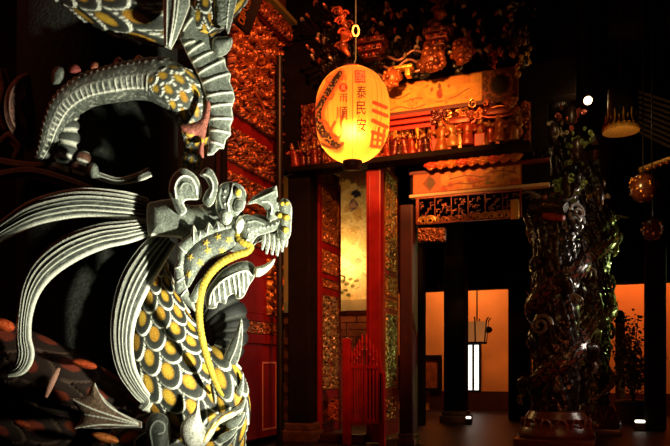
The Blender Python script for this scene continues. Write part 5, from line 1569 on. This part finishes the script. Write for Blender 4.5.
# ------------------------------------------------------------------ dragon columns at the right
def column(px, d, rpx, label, zt, seed, pal, base_px=None, group='dragon columns'):
    c0 = pD(px, 440, d)
    r = rpx * d / FPX
    t = thing('dragon_column', label, 'column', (c0[0], c0[1], 0), group)
    rr = random.Random(seed)
    # shaft with rock-like carving
    n, m_ = 72, 260
    a_, z_ = np.meshgrid(np.linspace(0, 2 * math.pi, n, endpoint=False), np.linspace(0.30, zt, m_)); a_ = a_.ravel(); z_ = z_.ravel()
    U = (np.cos(a_) * 3 + 9, np.sin(a_) * 3 + 9)
    hf = np.abs(vnoise(U[0] * 1.5 + z_ * 4, U[1] * 1.5 + z_ * 5, seed) - 0.5) * 2
    hf2 = np.abs(vnoise(U[0] * 4 + z_ * 11, U[1] * 4 - z_ * 9, seed + 1) - 0.5) * 2
    R = r * (0.80 + 0.16 * hf + 0.10 * hf2)
    V = np.c_[c0[0] + R * np.cos(a_), c0[1] + R * np.sin(a_), z_]
    C = np.zeros((len(R), 4)); C[:, :3] = pal[0]
    mixc(C, pal[1], sstep(0.45, 0.8, hf)); mixc(C, pal[2], sstep(0.72, 0.95, hf2) * 0.8)
    i, j = np.meshgrid(np.arange(m_ - 1), np.arange(n), indexing='ij'); k = (j + 1) % n
    F = np.stack([i * n + j, i * n + k, (i + 1) * n + k, (i + 1) * n + j], -1).reshape(-1, 4).tolist()
    link_mesh('shaft', V, F, 'dark_stone', t, C)
    # the coiling dragon
    turns = 2.6
    u = np.linspace(0, 1, 260)
    an = seed + u * turns * 2 * math.pi
    z2 = 0.42 + u * (zt - 1.0)
    Rr = r * (1.02 + 0.16 * np.sin(u * 17 + seed))
    pts = np.c_[c0[0] + Rr * np.cos(an), c0[1] + Rr * np.sin(an), z2]
    fr = np.c_[np.cos(an), np.sin(an), np.zeros(260)]
    w = r * 0.36 * np.clip(np.minimum(u * 6 + 0.15, (1 - u) * 8 + 0.5), 0, 1)

    def fn(s, uu, th, v):
        C, dsp = scale_paint(uu * 46, th / (2 * math.pi) * 7, yel=pal[3], dark=pal[0] * 1.3, white=pal[2], grey=pal[1], h=0.012)
        return C, dsp
    body = sweep3('dragon_body', pts, w, w * 0.75, fr, t, 36, fn, 'dark_stone')
    # crest spikes along the body
    m = MB()
    for k in range(8, 250, 5):
        p = pts[k]; f = fr[k]
        m.add([p + f * w[k] * 0.6 + A([0, 0, w[k] * 0.75]) + 0.014 * np.cross(f, UP), p + f * w[k] * 0.6 + A([0, 0, w[k] * 0.75]) - 0.014 * np.cross(f, UP), p + f * (w[k] * 0.35) + A([0, 0, w[k] * 0.8]), p + f * (w[k] * 0.95) + A([0, 0, w[k] * 1.45])], [(0, 1, 3), (1, 2, 3), (2, 0, 3), (0, 2, 1)], (*pal[2], 0))
    m.build('crest', 'dark_stone', body, False)
    # claws and clouds
    for q in range(6):
        k = 25 + q * 40; p = pts[k] + fr[k] * w[k] * 0.5; f = fr[k]; sd = np.cross(UP, f)
        m = MB(); sg = 1 if q % 2 else -1
        foot = p + f * r * 0.15 + sd * sg * r * 0.45 - UP * r * 0.5
        m.tube(cr([p, p + f * r * 0.3 + sd * sg * r * 0.3, foot], 12), np.linspace(0.06, 0.035, 12), 10, (*pal[1], 0))
        m.build('leg', 'dark_stone', body)
        for e in (-1, 0, 1):
            MB().tube(cr([foot, foot + sd * (sg * 0.05 + e * 0.045) + f * 0.03 - UP * 0.05, foot + sd * (sg * 0.06 + e * 0.06) - UP * 0.12 + f * 0.01], 8), np.linspace(0.022, 0.006, 8), 7, (*pal[2], 0)).build('claw', 'dark_stone', body)
    for q in range(16):
        a0 = rr.uniform(0, 6.28); zc_ = rr.uniform(0.5, zt - 0.4); f = A([math.cos(a0), math.sin(a0), 0]); sd = np.cross(UP, f)
        ctr = A([c0[0], c0[1], zc_]) + f * r * 0.98
        tq = np.linspace(0, 3.6 * math.pi, 30); rq = np.linspace(0.11, 0.02, 30) * rr.uniform(0.7, 1.2)
        MB().tube(ctr + (rq * np.cos(tq))[:, None] * sd + (rq * np.sin(tq))[:, None] * UP + np.linspace(0, 0.05, 30)[:, None] * f, np.linspace(0.024, 0.012, 30), 7, (*(pal[1] if q % 2 else pal[2]), 0)).build('cloud_scroll', 'dark_stone', t)
    # head, facing out at the upper part
    k = 236; f = fr[k]; sd = np.cross(UP, f); p = pts[k] + f * r * 0.25
    hm = MB()
    hm.tube(cr([p - sd * 0.12 + UP * 0.02, p, p + sd * 0.13 - UP * 0.02, p + sd * 0.24 - UP * 0.05], 20), np.interp(np.linspace(0, 1, 20), [0, 0.35, 0.7, 1], [0.07, 0.10, 0.075, 0.05]), 14, (*pal[1], 0))
    hd_ = hm.build('head', 'dark_stone', t)
    MB().tube(cr([p + sd * 0.02 - UP * 0.08, p + sd * 0.12 - UP * 0.13, p + sd * 0.22 - UP * 0.15], 12), np.linspace(0.05, 0.025, 12), 10, (0.4, 0.05, 0.03, 0)).build('jaw', 'dark_stone', hd_)
    for s_ in (-1, 1):
        MB().tube(cr([p + UP * 0.07 + f * s_ * 0.05, p - sd * 0.12 + UP * 0.15 + f * s_ * 0.07, p - sd * 0.24 + UP * 0.13 + f * s_ * 0.08], 12), np.linspace(0.026, 0.008, 12), 8, (*pal[2], 0)).build('horn', 'dark_stone', hd_)
        MB().ball(p + sd * 0.05 + UP * 0.065 + f * s_ * 0.07, 0.028, (*pal[3], 0), 8).build('eye', 'dark_stone', hd_)
    # base: square slab, then a carved drum
    bs = MB()
    bs.box(A([c0[0] - r * 1.55, c0[1] - r * 1.55, 0]), A([c0[0] + r * 1.55, c0[1] + r * 1.55, 0.07]), 0.012, (*pal[4], 0))
    bs.lathe([(r * 1.5, 0.07), (r * 1.55, 0.10), (r * 1.45, 0.16), (r * 1.2, 0.22), (r * 1.28, 0.26), (r * 1.1, 0.33), (r * 0.9, 0.34)], (c0[0], c0[1], 0), 40, (*pal[4], 0))
    bo = bs.build('base', 'dark_stone', t)
    for q in range(14):
        a0 = q / 14 * 2 * math.pi; f = A([math.cos(a0), math.sin(a0), 0]); ctr = A([c0[0], c0[1], 0.17]) + f * r * 1.36
        sd = np.cross(UP, f)
        tq = np.linspace(0, math.pi, 12)
        MB().tube(ctr + (0.22 * r * np.cos(tq))[:, None] * sd + (0.09 * np.sin(tq))[:, None] * UP, 0.012, 7, (*(pal[4] * 1.8), 0)).build('lotus_petal', 'dark_stone', bo)
    # capital
    MB().lathe([(r * 0.95, zt - 0.02), (r * 1.25, zt + 0.08), (r * 1.1, zt + 0.14), (r * 1.3, zt + 0.2), (r * 1.3, zt + 0.26)], (c0[0], c0[1], 0), 40, (*pal[0], 0)).build('capital', 'dark_stone', t)
    MB().lathe([(r * 0.85, zt + 0.26), (r * 0.85, 5.29)], (c0[0], c0[1], 0), 32, (0.012, 0.006, 0.005, 0)).build('upper_shaft', 'dark_stone', t)
    return t


pal1 = (A([0.010, 0.005, 0.004]), A([0.030, 0.018, 0.014]), A([0.20, 0.16, 0.13]), A([0.20, 0.05, 0.03]), A([0.14, 0.035, 0.018]))
pal2 = (A([0.022, 0.009, 0.006]), A([0.045, 0.032, 0.012]), A([0.26, 0.28, 0.10]), A([0.30, 0.10, 0.03]), A([0.07, 0.02, 0.012]))
column(556, 7.15, 24, 'dark stone column with a coiling dragon, the nearer one right of the doors', 3.15, 2, pal1)
column(593, 8.3, 17, 'reddish stone dragon column with yellow-green edge, behind the nearer column', 3.2, 5, pal2)

# ------------------------------------------------------------------ hall furnishings seen through the opening
mat_plain('paper_warm', (0.5, 0.2, 0.07), 0.7, emit=(1.0, 0.34, 0.08), strength=0.25)
hc = pD(477, 331, 11.4)
hl = thing('palace_lantern', 'small six-sided hanging lantern above the bright window slit', 'lantern', hc)
hs = 11.4 / FPX
m = MB()
for k in range(6):
    a0 = k * math.pi / 3; f = A([math.cos(a0), math.sin(a0), 0]); sd = A([-math.sin(a0), math.cos(a0), 0])
    rt_, rb2 = 12 * hs, 9.5 * hs
    pn = MB().add([hc + f * rb2 * 0.87 - sd * rb2 * 0.48 - UP * 11 * hs, hc + f * rb2 * 0.87 + sd * rb2 * 0.48 - UP * 11 * hs, hc + f * rt_ * 0.87 + sd * rt_ * 0.48 + UP * 9 * hs, hc + f * rt_ * 0.87 - sd * rt_ * 0.48 + UP * 9 * hs,
                   hc + f * (rb2 * 0.87 - 0.01) - sd * rb2 * 0.47 - UP * 11 * hs, hc + f * (rb2 * 0.87 - 0.01) + sd * rb2 * 0.47 - UP * 11 * hs, hc + f * (rt_ * 0.87 - 0.01) + sd * rt_ * 0.47 + UP * 9 * hs, hc + f * (rt_ * 0.87 - 0.01) - sd * rt_ * 0.47 + UP * 9 * hs],
                  [(0, 1, 2, 3), (7, 6, 5, 4), (0, 4, 5, 1), (1, 5, 6, 2), (2, 6, 7, 3), (3, 7, 4, 0)])
    pn.build('paper_panel', 'paper_warm', hl, False, False)
    ang = a0 + math.pi / 6; f2 = A([math.cos(ang), math.sin(ang), 0])
    MB().tube(cr([hc + f2 * rb2 - UP * 12 * hs, hc + f2 * rt_ + UP * 9.5 * hs, hc + f2 * rt_ * 1.2 + UP * 13 * hs], 8), 0.012, 7).build('rib', 'black_wood', hl, True, False)
MB().lathe([(9.8 * hs, -13 * hs), (10.2 * hs, -11 * hs), (9.5 * hs, -10.8 * hs)], hc, 6).build('base_ring', 'black_wood', hl, False, False)
MB().tube([hc + UP * 9 * hs, A([hc[0], hc[1], 5.3])], 0.012, 7).build('hanging_cord', 'black_wood', hl, True, False)
q = pD(488, 331, 11.35)
MB().ball(q + A([0, 0, 0.02]), 0.06, None, 8, (1.2, 0.8, 0.9)).build('side_knob', 'black_wood', hl, True, False)

# framed board leaning at the left of the orange wall
fx = [pY(x, 380, YB - 0.10)[0] for x in (423.5, 441.0)]; fzb2 = pY(432, 391, YB - 0.1)[2]; fzt2 = pY(432, 355, YB - 0.1)[2]
fb = thing('framed_board', 'dark framed orange board on the ledge left of the black square post', 'picture', ((fx[0] + fx[1]) / 2, YB - 0.1, fzb2))
MB().box(A((fx[0] - 0.5, YB - 0.05, fzb2 + 0.0)), A((fx[1], YB - 0.02, fzt2))).build('panel', 'brown_board', fb, False, False)
for lo, hi in (((fx[0] - 0.5, fzt2 - 0.05), (fx[1], fzt2)), ((fx[0] - 0.5, fzb2), (fx[1], fzb2 + 0.05)), ((fx[1] - 0.06, fzb2 + 0.05), (fx[1], fzt2 - 0.05)), ((fx[0] - 0.5, fzb2 + 0.05), (fx[0] - 0.44, fzt2 - 0.05))):
    MB().box(A((lo[0], YB - 0.09, lo[1])), A((hi[0], YB - 0.02, hi[1]))).build('frame_rail', 'black_wood', fb, False, False)

# floor lamps
mat_plain('lamp_white', (0.9, 0.85, 0.7), 0.4, emit=(1.0, 0.9, 0.7), strength=2.5)


def floor_lamp(px, py, d, w, h, label):
    q = pD(px, py, d); q = A([q[0], q[1], 0.0]); s = d / FPX
    t = thing('floor_light', label, 'lamp', q, 'small floor lights')
    MB().box(q + A([-w * s / 2, -w * s / 2, 0]), q + A([w * s / 2, w * s / 2, h * s * 0.75]), 0.01).build('housing', 'iron', t, False, False)
    MB().lathe([(w * s * 0.36, h * s * 0.75), (w * s * 0.46, h * s * 0.85), (w * s * 0.40, h * s), (0.01, h * s)], q, 16).build('lens', 'lamp_white', t, True, False)


floor_lamp(468.5, 425, 9.4, 6, 8, 'small white floor light at the foot of the orange wall under the window')
floor_lamp(640, 430, 8.6, 11, 10, 'small floor light glowing white under the shrub at right')

# potted shrub in silhouette before the orange wall at right
sc_ = pD(633, 420, 9.6); sx = A([sc_[0], sc_[1], 0.0])
sh = thing('potted_shrub', 'leafy potted shrub in silhouette before the orange wall at far right', 'plant', sx)
mat_plain('pot_dark', (0.03, 0.015, 0.01), 0.5); mat_plain('leaf_dark', (0.03, 0.035, 0.012), 0.6); mat_plain('bark', (0.04, 0.02, 0.012), 0.8)
MB().lathe([(0.13, 0.0), (0.15, 0.03), (0.20, 0.26), (0.23, 0.30), (0.22, 0.32), (0.19, 0.31), (0.18, 0.27)], sx, 24).build('pot', 'pot_dark', sh, True, False)
rb = random.Random(6); tips = []; st = MB()
for k in range(11):
    a0 = rb.uniform(0, 6.28); L = rb.uniform(0.7, 1.08) if k > 3 else rb.uniform(1.0, 1.35); sp_ = rb.uniform(0.08, 0.34)
    e = A([math.cos(a0) * sp_, math.sin(a0) * sp_, L])
    pth = cr([sx + UP * 0.28, sx + UP * (0.28 + L * 0.3) + e * A([0.25, 0.25, 0]), sx + UP * 0.28 + e * A([0.7, 0.7, 0.7]), sx + UP * 0.28 + e * A([1, 1, 0.9])], 14)
    st.tube(pth, np.linspace(0.012, 0.004, 14), 6)
    for p_ in pth[4:]:
        for q_ in range(9):
            tips.append(p_ + A([rb.gauss(0, 0.07), rb.gauss(0, 0.07), rb.gauss(0, 0.06)]))
st.build('stems', 'bark', sh, True, False)
lf = MB()
for p_ in tips:
    u_ = A([rb.gauss(0, 1), rb.gauss(0, 1), rb.gauss(0, 0.6)]); u_ /= np.linalg.norm(u_)
    v_ = np.cross(u_, A([rb.gauss(0, 1), rb.gauss(0, 1), rb.gauss(0, 1)])); v_ /= np.linalg.norm(v_); n_ = np.cross(u_, v_)
    L = rb.uniform(0.05, 0.085)
    lf.add([p_, p_ + u_ * L * 0.5 + v_ * L * 0.28 + n_ * 0.006, p_ + u_ * L, p_ + u_ * L * 0.5 - v_ * L * 0.28 + n_ * 0.006, p_ + u_ * L * 0.5 - n_ * 0.004], [(0, 4, 1), (1, 4, 2), (2, 4, 3), (3, 4, 0), (0, 1, 3), (1, 2, 3)])
lo_ = lf.build('foliage', 'leaf_dark', sh, False, False); lo_['kind'] = 'stuff'

# slim stand with carved top, left of the shrub
q = pD(620, 420, 10.2); q = A([q[0], q[1], 0]); s = 10.2 / FPX
ts = thing('carved_stand', 'dark upright stand with a small carved head, left of the shrub', 'stand', q)
MB().box(q + A([-0.12, -0.1, 0]), q + A([0.12, 0.1, 0.08]), 0.01).build('foot', 'black_wood', ts, False, False)
MB().box(q + A([-4.5 * s, -0.02, 0.08]), q + A([4.5 * s, 0.02, EYE + 42 * s]), 0.008).build('board', 'dark_red_wood', ts, False, False)
MB().ball(q + UP * (EYE + 49 * s), 4.6 * s, None, 10, (1.0, 0.4, 1.3)).ball(q + UP * (EYE + 44 * s), 6 * s, None, 8, (1.0, 0.35, 0.5)).build('carved_head', 'black_wood', ts, True, False)

# ------------------------------------------------------------------ hanging things at upper right
def burner(px, py, d, rpx, label):
    q = pD(px, py, d); s = d / FPX; r = rpx * s
    t = thing('hanging_burner', label, 'lamp', q)
    mat = 'burner_gold'
    MB().lathe([(r * 0.86, -0.10 * r), (r * 1.0, -0.06 * r), (r * 1.04, 0.10 * r), (r * 0.98, 0.24 * r), (r * 0.90, 0.26 * r)], q, 40).build('rim', mat, t, True, False)
    MB().lathe([(r * 0.10, 0.06 * r), (r * 0.30, 0.03 * r), (r * 0.45, 0.06 * r), (r * 0.62, 0.02 * r), (r * 0.84, 0.05 * r), (r * 0.86, 0.10 * r), (r * 0.10, 0.12 * r)], q, 40).build('pierced_base', mat_plain('burner_dull', (0.22, 0.10, 0.03), 0.5, metal=0.3, noise=0.8, scale=45), t, True, False)
    for k in range(22):
        a0 = k / 22 * 2 * math.pi; f = A([math.cos(a0), math.sin(a0), 0])
        MB().tube(cr([q + f * r * 0.92 + UP * 0.22 * r, q + f * r * 0.80 + UP * (0.5 + 0.15 * (k % 2)) * r, q + f * r * 0.84 + UP * (0.75 + 0.35 * (k % 2)) * r], 8), np.linspace(0.10, 0.02, 8) * r, 7).build('flame_leaf', mat, t, True, False)
    MB().lathe([(r * 0.76, 0.26 * r), (r * 0.74, 1.2 * r), (r * 0.70, 2.4 * r), (r * 0.4, 2.8 * r), (r * 0.05, 3.0 * r)], q, 32).build('body', 'iron', t, True, False)
    MB().tube([q + UP * 3.0 * r, A([q[0], q[1], 5.3])], 0.008, 7).build('chain', 'iron', t, True, False)
    return q, r


mat_plain('burner_gold', (0.62, 0.36, 0.09), 0.4, metal=0.4, noise=0.35, scale=60)
bq, br = burner(621, 131, 5.6, 17.5, 'gold rimmed hanging incense burner, upper right near the bare bulb')

mat_plain('basket_glass', (0.06, 0.016, 0.008), 0.25, noise=0.5, scale=30, coat=0.3)


def basket_lantern(px, py, d, rpx, label, seed):
    q = pD(px, py, d); s = d / FPX; r = rpx * s; rr = random.Random(seed)
    t = thing('bead_lantern', label, 'lantern', q, 'bead hung lanterns at upper right')
    MB().lathe([(r * 0.35, -1.15 * r), (r * 0.72, -0.95 * r), (r * 0.98, -0.3 * r), (r * 1.0, 0.25 * r), (r * 0.82, 0.75 * r), (r * 0.5, 0.95 * r), (r * 0.12, 1.2 * r)], q, 28).build('body', 'basket_glass', t, True, False)
    for k in range(30):
        a0 = rr.uniform(0, 6.28); h = rr.uniform(-0.9, 0.75)
        R = r * np.interp(h, [-1.15, -0.95, -0.3, 0.25, 0.75], [0.35, 0.72, 0.98, 1.0, 0.82])
        MB().ball(q + A([math.cos(a0) * R, math.sin(a0) * R, h * r]), r * rr.uniform(0.08, 0.16), None, 7).build('bead', 'gold', t, True, False)
    MB().tube([q + UP * 1.2 * r, A([q[0], q[1], 5.3])], 0.006, 7).build('hanging_cord', 'iron', t, True, False)


basket_lantern(643, 187, 5.6, 12.5, 'dim bead lantern below the gold rimmed burner, the upper of two', 1)
basket_lantern(652, 229, 6.2, 9.5, 'dim bead lantern near the right edge, the lower of two', 2)

# bare bulb
bl = pD(588, 100.5, 6.2)
bt_ = thing('bare_bulb', 'bare glowing light bulb hanging in the dark at upper right', 'bulb', bl)
mat_plain('bulb_hot', (1, 0.9, 0.7), 0.3, emit=(1.0, 0.66, 0.32), strength=9)
MB().ball(bl, 0.036, None, 12).build('glass', 'bulb_hot', bt_, True, False)
MB().lathe([(0.018, 0.03), (0.02, 0.05), (0.02, 0.10), (0.006, 0.12)], bl, 14).build('socket', 'iron', bt_, True, False)
MB().tube([bl + UP * 0.11, A([bl[0], bl[1], 5.3])], 0.005, 6).build('flex', 'iron', bt_, True, False)
lamp('bare_bulb_light', 'POINT', bl, 16, (1.0, 0.62, 0.25), 0.04)

# roof slats at the far upper right
sl = MB()
for k in range(9):
    a_ = pD(640, 92 + k * 5.0, 7.2); b_ = pD(702, 112 + k * 6.2, 6.4)
    nrm = A([0, 0, 1.0])
    ax_ = (b_ - a_) / np.linalg.norm(b_ - a_)
    sl = MB(); oriented_box(sl, (a_ + b_) / 2, ax_, np.cross(UP, ax_), UP, np.linalg.norm(b_ - a_), 0.04, 0.028)
    o_ = sl.build('roof_slat', 'slat_wood' if 'slat_wood' in MATS else mat_plain('slat_wood', (0.06, 0.034, 0.012), 0.6, noise=0.3), None, False, False)
    tag(o_, 'dim brown slat of the slatted roof panel at the upper right edge', 'slat', 'roof slats at the upper right')
# carved gilt ends of brackets over the nearer dragon column
for k, (px, py, rx, n, label) in enumerate(((523, 58, 0.05, 12, 'gilt carved bracket end right of the painted beam medallion'), (516, 38, 0.05, 12, 'dark carved bracket end above the gilt one, right of the beam'), (577, 150, 0.06, 14, 'carved green bracket cluster under the bare bulb'), (571, 115, 0.05, 10, 'red and green carved bracket below the bare bulb'), (553, 132, 0.05, 9, 'grey carved bracket tip left of the green bracket cluster'), (568, 186, 0.06, 12, 'green carved bracket on top of the nearer dragon column'), (598, 196, 0.05, 8, 'dim carved bracket atop the reddish dragon column'))):
    d = 6.3 if k < 2 else 6.6
    q = pD(px, py, d); rr = random.Random(k + 40)
    t = thing('carved_bracket', label, 'bracket', q, None)
    colr = ((1.0, 0.62, 0.18), (0.22, 0.12, 0.08), (0.22, 0.30, 0.10), (0.30, 0.06, 0.04), (0.34, 0.30, 0.22), (0.20, 0.34, 0.08), (0.4, 0.25, 0.1))[k]
    for e in range(n * 2):
        c_ = q + A([rr.gauss(0, rx * 1.0), rr.gauss(0, rx * 0.6), rr.gauss(0, rx * (1.5 if k in (0, 2) else 0.9))])
        tq = np.linspace(0, rr.uniform(2, 3.4) * math.pi, 20); rq = np.linspace(rr.uniform(0.014, 0.034), 0.006, 20)
        a0 = rr.uniform(0, 3.14); sd = A([math.cos(a0), math.sin(a0), 0])
        MB().tube(c_ + (rq * np.cos(tq))[:, None] * sd + (rq * np.sin(tq))[:, None] * UP, np.linspace(0.011, 0.005, 20), 6, (*(A(colr) * rr.uniform(0.4, 1.3)), 0.35)).build('scroll', 'carved_gilt', t)
    MB().ball(q, rx * 1.1, (0.02, 0.01, 0.008, 0), 8, (1, 1, 1.8)).build('core', 'carved_gilt', t)

# a dim gilt moulding that catches the bulb at the right edge
a_ = pD(640, 170, 6.6); b_ = pD(700, 148, 6.2); ax_ = (b_ - a_) / np.linalg.norm(b_ - a_)
gm_ = thing('gilt_moulding', 'dim gilt carved moulding at the right edge above the bead lanterns', 'moulding', a_)
oriented_box(MB(), (a_ + b_) / 2, ax_, np.cross(UP, ax_), UP, np.linalg.norm(b_ - a_), 0.06, 0.03).build('rail', 'burner_gold', gm_, False, False)
for k in range(9):
    p_ = a_ + (b_ - a_) * (k + 0.5) / 9 - np.cross(UP, ax_) * 0.04 - UP * 0.03
    MB().ball(p_, 0.022, None, 7).build('bead', 'gold', gm_, True, False)
